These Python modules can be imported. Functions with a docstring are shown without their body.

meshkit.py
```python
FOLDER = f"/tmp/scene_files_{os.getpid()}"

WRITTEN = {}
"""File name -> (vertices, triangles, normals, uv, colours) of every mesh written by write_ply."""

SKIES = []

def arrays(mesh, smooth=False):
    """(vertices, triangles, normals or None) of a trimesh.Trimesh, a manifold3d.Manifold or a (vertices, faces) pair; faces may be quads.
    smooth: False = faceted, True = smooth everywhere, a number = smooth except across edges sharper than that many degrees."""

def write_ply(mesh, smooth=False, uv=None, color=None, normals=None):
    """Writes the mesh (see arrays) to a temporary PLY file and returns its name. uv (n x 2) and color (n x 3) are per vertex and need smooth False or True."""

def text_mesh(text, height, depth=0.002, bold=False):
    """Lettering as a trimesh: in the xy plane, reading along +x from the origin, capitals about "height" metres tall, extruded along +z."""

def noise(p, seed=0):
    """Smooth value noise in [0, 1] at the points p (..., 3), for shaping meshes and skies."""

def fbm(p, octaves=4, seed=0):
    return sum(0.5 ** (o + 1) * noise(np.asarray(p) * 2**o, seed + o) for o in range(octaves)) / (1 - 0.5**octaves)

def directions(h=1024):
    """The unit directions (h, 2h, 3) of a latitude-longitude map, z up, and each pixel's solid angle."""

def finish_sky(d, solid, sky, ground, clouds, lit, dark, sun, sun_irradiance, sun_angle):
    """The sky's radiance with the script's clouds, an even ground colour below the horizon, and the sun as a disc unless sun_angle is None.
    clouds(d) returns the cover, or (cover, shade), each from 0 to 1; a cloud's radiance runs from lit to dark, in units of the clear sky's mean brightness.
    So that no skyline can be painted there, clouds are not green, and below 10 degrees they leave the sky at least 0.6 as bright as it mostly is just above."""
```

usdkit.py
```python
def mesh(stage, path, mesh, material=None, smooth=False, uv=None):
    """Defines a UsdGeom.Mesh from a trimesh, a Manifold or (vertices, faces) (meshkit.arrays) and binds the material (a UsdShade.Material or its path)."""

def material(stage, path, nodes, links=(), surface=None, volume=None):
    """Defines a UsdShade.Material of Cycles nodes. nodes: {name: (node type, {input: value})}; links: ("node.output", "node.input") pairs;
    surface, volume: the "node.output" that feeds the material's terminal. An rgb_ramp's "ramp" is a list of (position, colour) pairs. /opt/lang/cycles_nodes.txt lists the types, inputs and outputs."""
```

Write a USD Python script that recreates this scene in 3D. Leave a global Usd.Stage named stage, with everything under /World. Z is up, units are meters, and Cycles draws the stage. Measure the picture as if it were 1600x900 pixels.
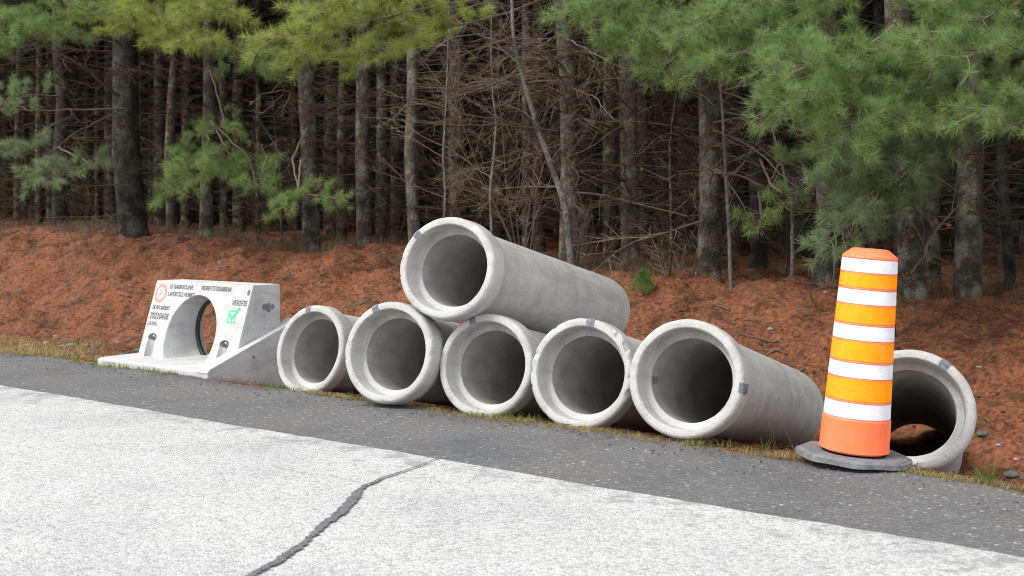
import math, random
import numpy as np
import trimesh
import manifold3d as m3
import usdkit, meshkit
from pxr import Usd, UsdGeom, UsdLux, UsdShade, Gf, Sdf

stage = Usd.Stage.CreateInMemory()
UsdGeom.SetStageUpAxis(stage, 'Z')
UsdGeom.Xform.Define(stage, '/World')
UsdGeom.Scope.Define(stage, '/World/Looks')
random.seed(7)
RNG = np.random.default_rng(11)

# ------------------------------------------------------------------ camera, sky, sun, exposure
EYE = 1.16            # metres above the road
FPX, HOR = 2000.0, 345.0   # focal length and horizon in units of a 1600 x 900 picture
cam = UsdGeom.Camera.Define(stage, '/World/camera')
cam.AddTranslateOp().Set(Gf.Vec3d(0, 0, EYE))
cam.AddRotateXOp().Set(90.0)
cam.CreateHorizontalApertureAttr(36.0)
cam.CreateVerticalApertureAttr(20.25)
cam.CreateFocalLengthAttr(36.0 * FPX / 1600.0)
cam.CreateVerticalApertureOffsetAttr(-(450.0 - HOR) / 1600.0 * 36.0)
cam.CreateClippingRangeAttr(Gf.Vec2f(0.05, 600))
cam.CreateExposureAttr(1.38)
cam.CreateFStopAttr(4.5)
cam.CreateFocusDistanceAttr(7.2)

SUN = np.array([-0.62, -0.42, 0.80]); SUN /= np.linalg.norm(SUN)
SUN_EL, SUN_ROT = math.asin(SUN[2]), math.atan2(SUN[0], SUN[1])
sky_mat = usdkit.material(stage, '/World/Looks/overcast_sky', {
    'sky': ('sky_texture', {'sky_type': 'single_scattering', 'sun_disc': False, 'sun_elevation': SUN_EL, 'sun_rotation': SUN_ROT}),
    'tc': ('texture_coordinate', {}),
    'n': ('noise_texture', {'scale': 2.2, 'detail': 5.0, 'roughness': 0.55}),
    'r': ('rgb_ramp', {'ramp': [(0.25, (0.62, 0.62, 0.62)), (0.75, (1, 1, 1))]}),
    'cl': ('mix', {'mix_type': 'multiply', 'fac': 1.0, 'color2': (7.0, 7.1, 7.3)}),
    'm': ('mix', {'mix_type': 'mix', 'fac': 0.8}),
    'bg': ('background_shader', {'strength': 0.13})},
    [('tc.generated', 'n.vector'), ('n.fac', 'r.fac'), ('r.color', 'cl.color1'), ('sky.color', 'm.color1'), ('cl.color', 'm.color2'), ('m.color', 'bg.color')],
    surface='bg.background')
dome = UsdLux.DomeLight.Define(stage, '/World/sky')
UsdShade.MaterialBindingAPI.Apply(dome.GetPrim()).Bind(sky_mat)
dome.GetPrim().SetCustomDataByKey('kind', 'structure')
sun = UsdLux.DistantLight.Define(stage, '/World/sun')
sun.CreateIntensityAttr(0.4); sun.CreateAngleAttr(22.0); sun.CreateNormalizeAttr(True)
sun.CreateColorAttr(Gf.Vec3f(1.0, 0.96, 0.9))
q = Gf.Rotation(Gf.Vec3d(0, 0, 1), Gf.Vec3d(*SUN.tolist()))
sun.AddOrientOp().Set(Gf.Quatf(q.GetQuat()))

# ------------------------------------------------------------------ frames and helpers
RA = math.radians(49.2)                        # the road runs away to the left at this angle from the view
SD = np.array([-math.sin(RA), math.cos(RA)])   # along the road, away
TD = np.array([math.cos(RA), math.sin(RA)])    # across the road, towards the forest
def ST(s, t): return s * SD + t * TD
def to_st(x, y): return x * SD[0] + y * SD[1], x * TD[0] + y * TD[1]
def at(u, v, depth):                           # the point seen at (u, v) of the 1600 x 900 picture at that distance
    return np.array([(u - 800.0) / FPX * depth, depth, EYE - (v - HOR) / FPX * depth])
def depth_at_t(u, t): k = (u - 800.0) / FPX; return t / (TD[0] * k + TD[1])

used = {}
def numbered(path):
    n = used.get(path, -1) + 1
    used[path] = n
    return path if n == 0 else f'{path}_{n:03d}'
def tag(o, label=None, cat=None, group=None, kind=None):
    p = o.GetPrim() if hasattr(o, 'GetPrim') else o
    for k, v in (('label', label), ('category', cat), ('group', group), ('kind', kind)):
        if v: p.SetCustomDataByKey(k, v)
    return o
def obj(name, mesh, mat, parent=None, smooth=False, uv=None):
    base = parent.GetPath().pathString if parent is not None else '/World'
    return usdkit.mesh(stage, numbered(f'{base}/{name}'), mesh, mat, smooth=smooth)
def thing(name, loc=(0, 0, 0), rotz=0.0, scale=1.0, label=None, cat=None, group=None, kind=None, parent=None):
    base = parent.GetPath().pathString if parent is not None else '/World'
    x = UsdGeom.Xform.Define(stage, numbered(f'{base}/{name}'))
    x.AddTranslateOp().Set(Gf.Vec3d(*[float(a) for a in loc])); x.AddRotateZOp().Set(float(rotz))
    sc = scale if isinstance(scale, (tuple, list)) else (scale,) * 3
    x.AddScaleOp().Set(Gf.Vec3f(*[float(a) for a in sc]))
    tag(x, label, cat, group, kind)
    return x

class MB:
    """Collects pieces into one mesh."""
    def __init__(s): s.v, s.f, s.n = [], [], 0
    def add(s, v, f):
        v = np.asarray(v, float); s.v.append(v); s.f.append(np.asarray(f, int) + s.n); s.n += len(v)
    def mesh(s): return (np.vstack(s.v), np.vstack(s.f))
    def tube(s, pts, rad, sides=4):
        p = np.asarray(pts, float); n = len(p); r = np.broadcast_to(np.asarray(rad, float), (n,))
        t = np.gradient(p, axis=0); t /= np.linalg.norm(t, axis=1, keepdims=True) + 1e-12
        ref = np.array([0.31, 0.17, 0.93]) if abs(t[:, 2]).mean() < 0.8 else np.array([1.0, 0.1, 0.0])
        a = np.cross(t, ref); a /= np.linalg.norm(a, axis=1, keepdims=True) + 1e-12
        b = np.cross(t, a); ang = np.arange(sides) * 2 * np.pi / sides
        v = p[:, None] + r[:, None, None] * (np.cos(ang)[None, :, None] * a[:, None] + np.sin(ang)[None, :, None] * b[:, None])
        i, j = np.meshgrid(np.arange(n - 1), np.arange(sides), indexing='ij')
        q0, q1, q2, q3 = i * sides + j, i * sides + (j + 1) % sides, (i + 1) * sides + (j + 1) % sides, (i + 1) * sides + j
        f = np.vstack([np.stack([q0, q2, q1], -1).reshape(-1, 3), np.stack([q0, q3, q2], -1).reshape(-1, 3)])
        s.add(v.reshape(-1, 3), f)

def unit(v): v = np.asarray(v, float); return v / (np.linalg.norm(v) + 1e-12)

# ------------------------------------------------------------------ materials
L = '/World/Looks/'
def ramp(*stops): return ('rgb_ramp', {'ramp': list(stops)})
def speckle(name, scale, stops, scale2, tint, bump=0.3, dist=0.01, rough=0.9, coord='geometry.position', bump_scale=None, spec=0.3):
    """Two scales of noise for colour, a third for relief."""
    n = {'g': ('geometry', {}), 'tc': ('texture_coordinate', {}),
         'n1': ('noise_texture', {'scale': scale, 'detail': 4.0, 'roughness': 0.6}), 'r1': ramp(*stops),
         'n2': ('noise_texture', {'scale': scale2, 'detail': 5.0, 'roughness': 0.6}), 'r2': ramp(*tint),
         'm': ('mix', {'mix_type': 'multiply', 'fac': 1.0}),
         'n3': ('noise_texture', {'scale': bump_scale or scale, 'detail': 6.0, 'roughness': 0.65}),
         'b': ('bump', {'strength': bump, 'distance': dist}),
         'p': ('principled_bsdf', {'roughness': rough, 'specular_ior_level': spec})}
    c = 'tc.object' if coord == 'object' else 'g.position'
    return usdkit.material(stage, L + name, n, [(c, 'n1.vector'), (c, 'n2.vector'), (c, 'n3.vector'), ('n1.fac', 'r1.fac'), ('n2.fac', 'r2.fac'),
        ('r1.color', 'm.color1'), ('r2.color', 'm.color2'), ('m.color', 'p.base_color'), ('n3.fac', 'b.height'), ('b.normal', 'p.normal')], surface='p.BSDF')
def plain(name, color, rough=0.6, spec=0.4, **kw):
    return usdkit.material(stage, L + name, {'p': ('principled_bsdf', {'base_color': color, 'roughness': rough, 'specular_ior_level': spec, **kw})}, surface='p.BSDF')

def paving(name, cell, lo, hi, big, speck, speck_col, bump, dist, fine_scale, worn=False):
    """Crushed stone bound in asphalt: every chip has a tone of its own."""
    n = {'g': ('geometry', {}),
         'v': ('voronoi_texture', {'scale': cell, 'randomness': 1.0}),
         'bw': ('separate_color', {}), 'rv': ramp(*lo),
         've': ('voronoi_texture', {'scale': cell, 'feature': 'distance_to_edge'}), 're': ramp(*hi),
         'n2': ('noise_texture', {'scale': big[0], 'detail': 6.0, 'roughness': 0.65}), 'r2': ramp(*big[1]),
         'n3': ('noise_texture', {'scale': fine_scale, 'detail': 3.0}), 'r3': ramp(*speck),
         'm1': ('mix', {'mix_type': 'multiply', 'fac': 1.0}), 'm2': ('mix', {'mix_type': 'multiply', 'fac': 1.0}),
         'm3': ('mix', {'mix_type': 'mix', 'color2': speck_col}),
         'b': ('bump', {'strength': bump, 'distance': dist}), 'p': ('principled_bsdf', {'roughness': 0.85, 'specular_ior_level': 0.3})}
    last, extra = 'm3.color', []
    if worn:      # chips have worn off in patches along the outer edge of the lane
        n |= {'dt': ('vector_math', {'math_type': 'dot_product', 'vector2': (math.cos(RA), math.sin(RA), 0.0)}), 'mr': ('map_range', {'from_min': 3.3, 'from_max': 4.45, 'to_min': -0.22, 'to_max': 0.09, 'clamp': True}),
              'nw': ('noise_texture', {'scale': 5.0, 'detail': 8.0, 'roughness': 0.75}), 'aw': ('math', {'math_type': 'add'}), 'rw': ramp((0.56, g(0)), (0.66, g(0.75))), 'mw': ('mix', {'mix_type': 'mix', 'color2': (0.20, 0.20, 0.20)})}
        extra = [('g.position', 'dt.vector1'), ('dt.value', 'mr.value'), ('g.position', 'nw.vector'), ('nw.fac', 'aw.value1'), ('mr.result', 'aw.value2'), ('aw.value', 'rw.fac'), ('rw.color', 'mw.fac'), ('m3.color', 'mw.color1')]; last = 'mw.color'
    return usdkit.material(stage, L + name, n, extra + [('g.position', 'v.vector'), ('g.position', 've.vector'), ('g.position', 'n2.vector'), ('g.position', 'n3.vector'),
        ('v.color', 'bw.color'), ('bw.r', 'rv.fac'), ('ve.distance', 're.fac'), ('n2.fac', 'r2.fac'), ('n3.fac', 'r3.fac'),
        ('rv.color', 'm1.color1'), ('re.color', 'm1.color2'), ('m1.color', 'm2.color1'), ('r2.color', 'm2.color2'), ('m2.color', 'm3.color1'), ('r3.color', 'm3.fac'),
        (last, 'p.base_color'), ('ve.distance', 'b.height'), ('b.normal', 'p.normal')], surface='p.BSDF')
def g(x): return (x, x, x)
M = {}
M['road'] = paving('pale_chip_seal', 84.0, [(0.0, (0.30, 0.30, 0.30)), (0.3, (0.415, 0.414, 0.41)), (1.0, (0.54, 0.537, 0.525))],
                   [(0.0, g(0.66)), (0.12, g(1.0))], (1.1, [(0.32, (0.82, 0.82, 0.825)), (0.52, (0.97, 0.965, 0.95)), (0.7, (1.0, 1.0, 1.0))]), [(0.66, g(0)), (0.73, g(0.8))], (0.17, 0.17, 0.172), 0.6, 0.012, 26.0, True)
M['shoulder'] = paving('dark_asphalt', 75.0, [(0.0, g(0.10)), (0.8, (0.142, 0.140, 0.139)), (0.975, (0.18, 0.18, 0.18)), (0.985, (0.22, 0.22, 0.215)), (1.0, (0.42, 0.42, 0.40))],
                   [(0.0, g(0.6)), (0.15, g(1.0))], (1.3, [(0.35, (0.80, 0.81, 0.82)), (0.52, (1.0, 1.0, 1.0)), (0.72, (1.12, 1.05, 0.97))]), [(0.72, g(0)), (0.8, g(0.6))], (0.16, 0.135, 0.11), 0.6, 0.01, 9.0)
M['crack'] = paving('dark_crack_filler', 90.0, [(0.0, g(0.09)), (1.0, (0.17, 0.17, 0.175))], [(0.0, g(0.7)), (0.15, g(1.0))], (6.0, [(0.3, g(0.8)), (0.7, g(1.1))]),
                   [(0.66, g(0)), (0.72, g(0.7))], (0.36, 0.36, 0.36), 0.5, 0.01, 40.0)
M['litter_ground'] = speckle('needle_covered_soil', 26.0, [(0.30, (0.035, 0.021, 0.014)), (0.44, (0.128, 0.047, 0.020)), (0.6, (0.205, 0.077, 0.033)), (0.8, (0.29, 0.13, 0.062))],
                      4.2, [(0.34, (0.42, 0.46, 0.42)), (0.49, (1, 1, 1)), (0.75, (1.12, 1.0, 0.9))], 0.9, 0.05, bump_scale=16.0)
def needle_mat(name, c0, c1, trans=0.35, rough=0.55):
    n = {'g': ('geometry', {}), 'r': ramp((0.0, c0), (1.0, c1)), 'n': ('noise_texture', {'scale': 3.0, 'detail': 2.0}), 'rn': ramp((0.3, g(0.75)), (0.7, g(1.15))),
         'm': ('mix', {'mix_type': 'multiply', 'fac': 1.0}), 'p': ('principled_bsdf', {'roughness': rough, 'specular_ior_level': 0.35}), 't': ('translucent_bsdf', {}), 'x': ('mix_closure', {'fac': trans})}
    return usdkit.material(stage, L + name, n, [('g.random_per_island', 'r.fac'), ('g.position', 'n.vector'), ('n.fac', 'rn.fac'), ('r.color', 'm.color1'), ('rn.color', 'm.color2'),
        ('m.color', 'p.base_color'), ('m.color', 't.color'), ('p.BSDF', 'x.closure1'), ('t.BSDF', 'x.closure2')], surface='x.closure')
M['litter'] = needle_mat('fallen_pine_needles', (0.10, 0.036, 0.0155), (0.36, 0.148, 0.063), 0.0, 0.8)
M['needle_yellow'] = needle_mat('yellow_green_needles', (0.28, 0.335, 0.075), (0.50, 0.54, 0.18))
M['needle_green'] = needle_mat('fresh_green_needles', (0.17, 0.25, 0.075), (0.36, 0.45, 0.19))
M['needle_blue'] = needle_mat('grey_green_needles', (0.18, 0.255, 0.115), (0.37, 0.46, 0.24))
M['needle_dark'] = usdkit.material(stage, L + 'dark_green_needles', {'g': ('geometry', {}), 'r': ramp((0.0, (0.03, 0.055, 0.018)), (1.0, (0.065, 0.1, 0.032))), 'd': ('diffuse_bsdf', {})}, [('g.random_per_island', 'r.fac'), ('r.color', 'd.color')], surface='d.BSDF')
M['seedling'] = needle_mat('bright_green_needles', (0.08, 0.19, 0.03), (0.15, 0.30, 0.06))
M['grass'] = needle_mat('short_roadside_grass', (0.30, 0.25, 0.10), (0.62, 0.52, 0.29), 0.3, 0.7)
M['grass_green'] = needle_mat('fresh_green_grass', (0.10, 0.18, 0.03), (0.24, 0.32, 0.08), 0.3, 0.7)
M['dry_stem'] = needle_mat('dry_straw_stems', (0.10, 0.08, 0.05), (0.27, 0.21, 0.14), 0.15, 0.8)
M['dry_leaf'] = needle_mat('dry_orange_leaves', (0.30, 0.11, 0.03), (0.52, 0.26, 0.10), 0.35, 0.7)
def bark(name, dark, mid, pale, lichen, zs=5.0):
    n = {'tc': ('texture_coordinate', {}), 'mp': ('mapping', {'mapping_type': 'point', 'scale': (1, 1, 0.35)}),
         'wn': ('noise_texture', {'scale': 14.0, 'detail': 3.0}), 'wm': ('mix', {'mix_type': 'linear_light', 'fac': 0.06}),
         'v': ('voronoi_texture', {'scale': 46.0, 'feature': 'distance_to_edge'}), 'rv': ramp((0.0, dark), (0.10, mid), (0.45, pale)),
         'nb': ('noise_texture', {'scale': 2.3, 'detail': 5.0, 'roughness': 0.7}), 'rb': ramp((0.35, g(0.35)), (0.6, g(1.08))), 'mb': ('mix', {'mix_type': 'multiply', 'fac': 1.0}),
         'n': ('noise_texture', {'scale': zs, 'detail': 6.0, 'roughness': 0.7}), 'rn': ramp((0.47, g(0)), (0.58, g(0.8))),
         'm': ('mix', {'mix_type': 'mix', 'color2': lichen}), 'n2': ('noise_texture', {'scale': 40.0, 'detail': 4.0}),
         'hm': ('math', {'math_type': 'add'}), 'b': ('bump', {'strength': 1.0, 'distance': 0.03}), 'p': ('principled_bsdf', {'roughness': 0.92, 'specular_ior_level': 0.2})}
    return usdkit.material(stage, L + name, n, [('tc.object', 'mp.vector'), ('tc.object', 'wn.vector'), ('mp.vector', 'wm.color1'), ('wn.color', 'wm.color2'), ('wm.color', 'v.vector'), ('tc.object', 'nb.vector'), ('nb.fac', 'rb.fac'), ('m.color', 'mb.color1'), ('rb.color', 'mb.color2'), ('tc.object', 'n.vector'), ('mp.vector', 'n2.vector'), ('v.distance', 'rv.fac'),
        ('rv.color', 'm.color1'), ('n.fac', 'rn.fac'), ('rn.color', 'm.fac'), ('v.distance', 'hm.value1'), ('n2.fac', 'hm.value2'), ('hm.value', 'b.height'), ('b.normal', 'p.normal'), ('mb.color', 'p.base_color')], surface='p.BSDF')
M['bark'] = bark('pine_bark', (0.026, 0.019, 0.014), (0.080, 0.061, 0.045), (0.14, 0.112, 0.085), (0.19, 0.195, 0.15))
M['bark_pink'] = bark('scaly_pinkish_bark', (0.035, 0.027, 0.021), (0.12, 0.095, 0.074), (0.22, 0.175, 0.14), (0.23, 0.24, 0.18), 7.0)
M['bark_dark'] = bark('dark_bark', (0.014, 0.011, 0.009), (0.038, 0.031, 0.025), (0.072, 0.06, 0.049), (0.085, 0.088, 0.07))  # darker brown version of the pine bark for some of the trunks
M['bark_birch'] = bark('pale_grey_bark', (0.12, 0.11, 0.10), (0.24, 0.22, 0.20), (0.34, 0.32, 0.29), (0.18, 0.18, 0.15), 9.0)
M['bark_far'] = usdkit.material(stage, L + 'brown_bark', {'g': ('geometry', {}), 'n': ('noise_texture', {'scale': 9.0, 'detail': 4.0, 'roughness': 0.7}), 'r': ramp((0.38, (0.022, 0.017, 0.013)), (0.55, (0.075, 0.060, 0.045)), (0.68, (0.145, 0.13, 0.10))), 'd': ('diffuse_bsdf', {})}, [('g.position', 'n.vector'), ('n.fac', 'r.fac'), ('r.color', 'd.color')], surface='d.BSDF')
M['twig'] = usdkit.material(stage, L + 'brown_twigs', {'g': ('geometry', {}), 'r': ramp((0.0, (0.052, 0.042, 0.031)), (1.0, (0.180, 0.145, 0.107))), 'd': ('diffuse_bsdf', {})}, [('g.random_per_island', 'r.fac'), ('r.color', 'd.color')], surface='d.BSDF')
M['twig_pale'] = usdkit.material(stage, L + 'pale_grey_twigs', {'g': ('geometry', {}), 'r': ramp((0.0, (0.14, 0.112, 0.087)), (1.0, (0.34, 0.285, 0.232))), 'd': ('diffuse_bsdf', {})}, [('g.random_per_island', 'r.fac'), ('r.color', 'd.color')], surface='d.BSDF')

def concrete(name, base, dark, pale, stain=0.5, bump=0.35):
    n = {'tc': ('texture_coordinate', {}),
         'n1': ('noise_texture', {'scale': 5.0, 'detail': 7.0, 'roughness': 0.65}), 'r1': ramp((0.3, dark), (0.5, base), (0.72, pale)),
         'n2': ('noise_texture', {'scale': 90.0, 'detail': 3.0}), 'r2': ramp((0.3, g(0.86)), (0.7, g(1.08))),
         'v': ('voronoi_texture', {'scale': 30.0}), 'rv': ramp((0.0, g(0.35)), (0.10, g(0.5)), (0.15, g(1.0))),
         'mp': ('mapping', {'mapping_type': 'point', 'scale': (6, 1.1, 6)}), 'n4': ('noise_texture', {'scale': 1.6, 'detail': 5.0, 'roughness': 0.6, 'distortion': 0.6}),
         'r4': ramp((0.52, g(0)), (0.70, g(stain))),
         'n5': ('noise_texture', {'scale': 8.0, 'detail': 2.0}), 'r5': ramp((0.52, g(0)), (0.62, g(1))),
         'm1': ('mix', {'mix_type': 'multiply', 'fac': 1.0}), 'm2': ('mix', {'mix_type': 'multiply'}), 'm3': ('mix', {'mix_type': 'mix', 'color2': tuple(x * y for x, y in zip(dark, (0.78, 0.74, 0.66)))}),
         'b': ('bump', {'strength': bump, 'distance': 0.008}), 'n3': ('noise_texture', {'scale': 45.0, 'detail': 6.0, 'roughness': 0.7}),
         'p': ('principled_bsdf', {'roughness': 0.88, 'specular_ior_level': 0.25})}
    return usdkit.material(stage, L + name, n, [('tc.object', x + '.vector') for x in ('n1', 'n2', 'v', 'mp', 'n3', 'n5')] + [('mp.vector', 'n4.vector'), ('n1.fac', 'r1.fac'), ('n2.fac', 'r2.fac'), ('v.distance', 'rv.fac'),
        ('r1.color', 'm1.color1'), ('r2.color', 'm1.color2'), ('m1.color', 'm2.color1'), ('rv.color', 'm2.color2'), ('n5.fac', 'r5.fac'), ('r5.color', 'm2.fac'), ('m2.color', 'm3.color1'), ('n4.fac', 'r4.fac'), ('r4.color', 'm3.fac'),
        ('m3.color', 'p.base_color'), ('n3.fac', 'b.height'), ('b.normal', 'p.normal')], surface='p.BSDF')
M['concrete'] = concrete('grey_concrete', (0.345, 0.337, 0.32), (0.26, 0.249, 0.228), (0.41, 0.402, 0.385), 0.45)
M['concrete_bore'] = concrete('shaded_bore_concrete', (0.31, 0.30, 0.28), (0.23, 0.22, 0.20), (0.38, 0.37, 0.35), 0.4)  # pipe concrete darkened: the shade inside the bore is put into its colour
M['concrete_bell'] = concrete('pale_concrete', (0.39, 0.382, 0.365), (0.295, 0.282, 0.26), (0.45, 0.444, 0.428), 0.4, 0.45)
M['concrete_white'] = concrete('whitish_concrete', (0.41, 0.41, 0.402), (0.33, 0.33, 0.318), (0.47, 0.47, 0.462), 0.4)
M['concrete_shaded'] = concrete('shade_grey_concrete', (0.37, 0.37, 0.365), (0.29, 0.29, 0.285), (0.44, 0.44, 0.43), 0.45)  # headwall concrete made greyer, shade painted in for right-hand sides and opening
M['mark'] = speckle('slate_grey_paint', 60.0, [(0.3, (0.085, 0.09, 0.11)), (0.7, (0.19, 0.195, 0.215))], 30.0, [(0.3, g(0.8)), (0.7, g(1.1))], 0.2, 0.002, coord='object')
M['black_rubber'] = plain('black_rubber', (0.012, 0.012, 0.013), 0.5)
M['steel'] = plain('galvanised_steel', (0.55, 0.56, 0.58), 0.45, 0.5, metallic=0.6)
M['ink'] = plain('black_stencil_ink', (0.10, 0.10, 0.115), 0.8)
M['ink_red'] = plain('faded_red_ink', (0.72, 0.20, 0.18), 0.8)
M['ink_pale'] = plain('pale_ink', (0.72, 0.70, 0.69), 0.8)
M['ink_green'] = plain('green_ink', (0.06, 0.52, 0.22), 0.8)
M['drum_plastic'] = speckle('orange_red_plastic', 12.0, [(0.3, (0.82, 0.15, 0.055)), (0.7, (0.90, 0.18, 0.07))], 60.0, [(0.35, g(0.93)), (0.7, g(1.0))], 0.05, 0.002, 0.45, 'object', spec=0.4)
def sheeting(name, c0, c1, scale):
    n = {'tc': ('texture_coordinate', {}), 'v': ('voronoi_texture', {'scale': scale, 'randomness': 0.25}), 'sc': ('separate_color', {}), 'r': ramp((0, c0), (1, c1)),
         'n2': ('noise_texture', {'scale': 20.0, 'detail': 4.0}), 'r2': ramp((0.35, g(0.93)), (0.6, g(1.0))), 'm': ('mix', {'mix_type': 'multiply', 'fac': 1.0}),
         'md': ('mapping', {'mapping_type': 'point', 'scale': (6, 6, 22)}), 'nd': ('noise_texture', {'scale': 1.4, 'detail': 7.0, 'roughness': 0.7}), 'rd': ramp((0.57, g(0)), (0.72, g(0.55))), 'dm': ('mix', {'mix_type': 'mix', 'color2': (0.30, 0.25, 0.20)}),
         'p': ('principled_bsdf', {'roughness': 0.4, 'specular_ior_level': 0.25})}
    return usdkit.material(stage, L + name, n, [('tc.object', 'v.vector'), ('tc.object', 'n2.vector'), ('v.color', 'sc.color'), ('sc.r', 'r.fac'), ('r.color', 'm.color1'), ('n2.fac', 'r2.fac'), ('r2.color', 'm.color2'), ('tc.object', 'md.vector'), ('md.vector', 'nd.vector'), ('nd.fac', 'rd.fac'), ('rd.color', 'dm.fac'), ('m.color', 'dm.color1'), ('dm.color', 'p.base_color')], surface='p.BSDF')
M['sheet_orange'] = sheeting('orange_reflective_sheeting', (0.93, 0.25, 0.0), (0.97, 0.32, 0.001), 130.0)
M['sheet_white'] = sheeting('white_reflective_sheeting', (0.62, 0.63, 0.66), (0.70, 0.705, 0.73), 130.0)
M['drum_base'] = speckle('grey_black_recycled_rubber', 40.0, [(0.3, (0.095, 0.098, 0.105)), (0.7, (0.18, 0.183, 0.19))], 4.0, [(0.3, (0.8, 0.8, 0.82)), (0.7, (1.2, 1.18, 1.12))], 0.4, 0.004, coord='object')
M['stone'] = speckle('grey_field_stone', 9.0, [(0.3, (0.17, 0.155, 0.145)), (0.7, (0.36, 0.34, 0.32))], 60.0, [(0.3, g(0.8)), (0.7, g(1.1))], 0.6, 0.01, coord='object')
M['stone_dark'] = speckle('dark_wet_stone', 9.0, [(0.3, (0.05, 0.048, 0.045)), (0.7, (0.14, 0.13, 0.12))], 60.0, [(0.3, g(0.8)), (0.7, g(1.1))], 0.6, 0.01, coord='object')
M['dead_wood'] = speckle('grey_dead_wood', 14.0, [(0.3, (0.07, 0.055, 0.045)), (0.7, (0.20, 0.165, 0.14))], 80.0, [(0.3, g(0.8)), (0.7, g(1.1))], 0.7, 0.01, coord='object')

# ------------------------------------------------------------------ ground, road, shoulder
EDGE, SEAM = 5.66, 4.47
def smoothstep(a, b, x): x = np.clip((x - a) / (b - a), 0, 1); return x * x * (3 - 2 * x)
def ground_z(s, t, rough=True):
    s, t = np.broadcast_arrays(np.asarray(s, float), np.asarray(t, float))
    crest = np.clip(0.385 + 0.029 * s, 0.3, 1.3)
    down = np.interp(t, [EDGE - .25, EDGE + .02, 6.4, 8.1], [-0.035, -0.012, -0.15, -0.50])
    down = down * (1 - 0.35 * smoothstep(7.5, 10.0, s) * smoothstep(6.0, 8.0, t))
    up = smoothstep(8.0, 10.9, t)
    z = down * (1 - up) + crest * up
    z = np.where(t > 10.9, crest + 0.004 * (t - 10.9), z)
    z = np.where(t < EDGE - .25, -0.05, z)
    z = np.where(t < -2.2, -0.05 - 0.12 * np.clip(-2.2 - t, 0, 3), z)
    if rough:
        p = np.stack([s, t, np.zeros_like(s)], -1)
        w = smoothstep(EDGE + .05, EDGE + 1.0, t) + smoothstep(-2.5, -4, t)
        z = z + w * ((meshkit.fbm(p * 0.9, 4, 3) - 0.5) * 0.22 + (meshkit.fbm(p * 4.5, 3, 9) - 0.5) * 0.24 * smoothstep(7.0, 9.0, t))
        z = z + smoothstep(EDGE - .05, EDGE + .05, t) * (meshkit.fbm(p * 9.0, 2, 5) - 0.5) * 0.035
    return z
def gz_xy(x, y): s, t = to_st(x, y); return float(ground_z(s, t))

def grid_mesh(sv, tv, zf):
    S, T = np.meshgrid(sv, tv, indexing='ij'); Z = zf(S, T)
    xy = S[..., None] * SD + T[..., None] * TD
    v = np.concatenate([xy, Z[..., None]], -1).reshape(-1, 3)
    n, m = len(sv), len(tv); i, j = np.meshgrid(np.arange(n - 1), np.arange(m - 1), indexing='ij')
    a, b, c, d = i * m + j, (i + 1) * m + j, (i + 1) * m + j + 1, i * m + j + 1
    f = np.vstack([np.stack([a, c, b], -1).reshape(-1, 3), np.stack([a, d, c], -1).reshape(-1, 3)])
    return v, f
sv = np.concatenate([np.linspace(-220, -20, 14), np.linspace(-19, -1, 30), np.arange(-0.8, 24, 0.07), np.linspace(24.2, 60, 60), np.linspace(64, 260, 14)])
tv = np.concatenate([np.linspace(-220, -10, 12), np.linspace(-8, 5.3, 12), np.arange(5.36, 12.5, 0.06), np.linspace(12.6, 40, 50), np.linspace(44, 260, 14)])
tag(obj('ground', grid_mesh(sv, tv, ground_z), M['litter_ground'], smooth=True), kind='structure')

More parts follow.
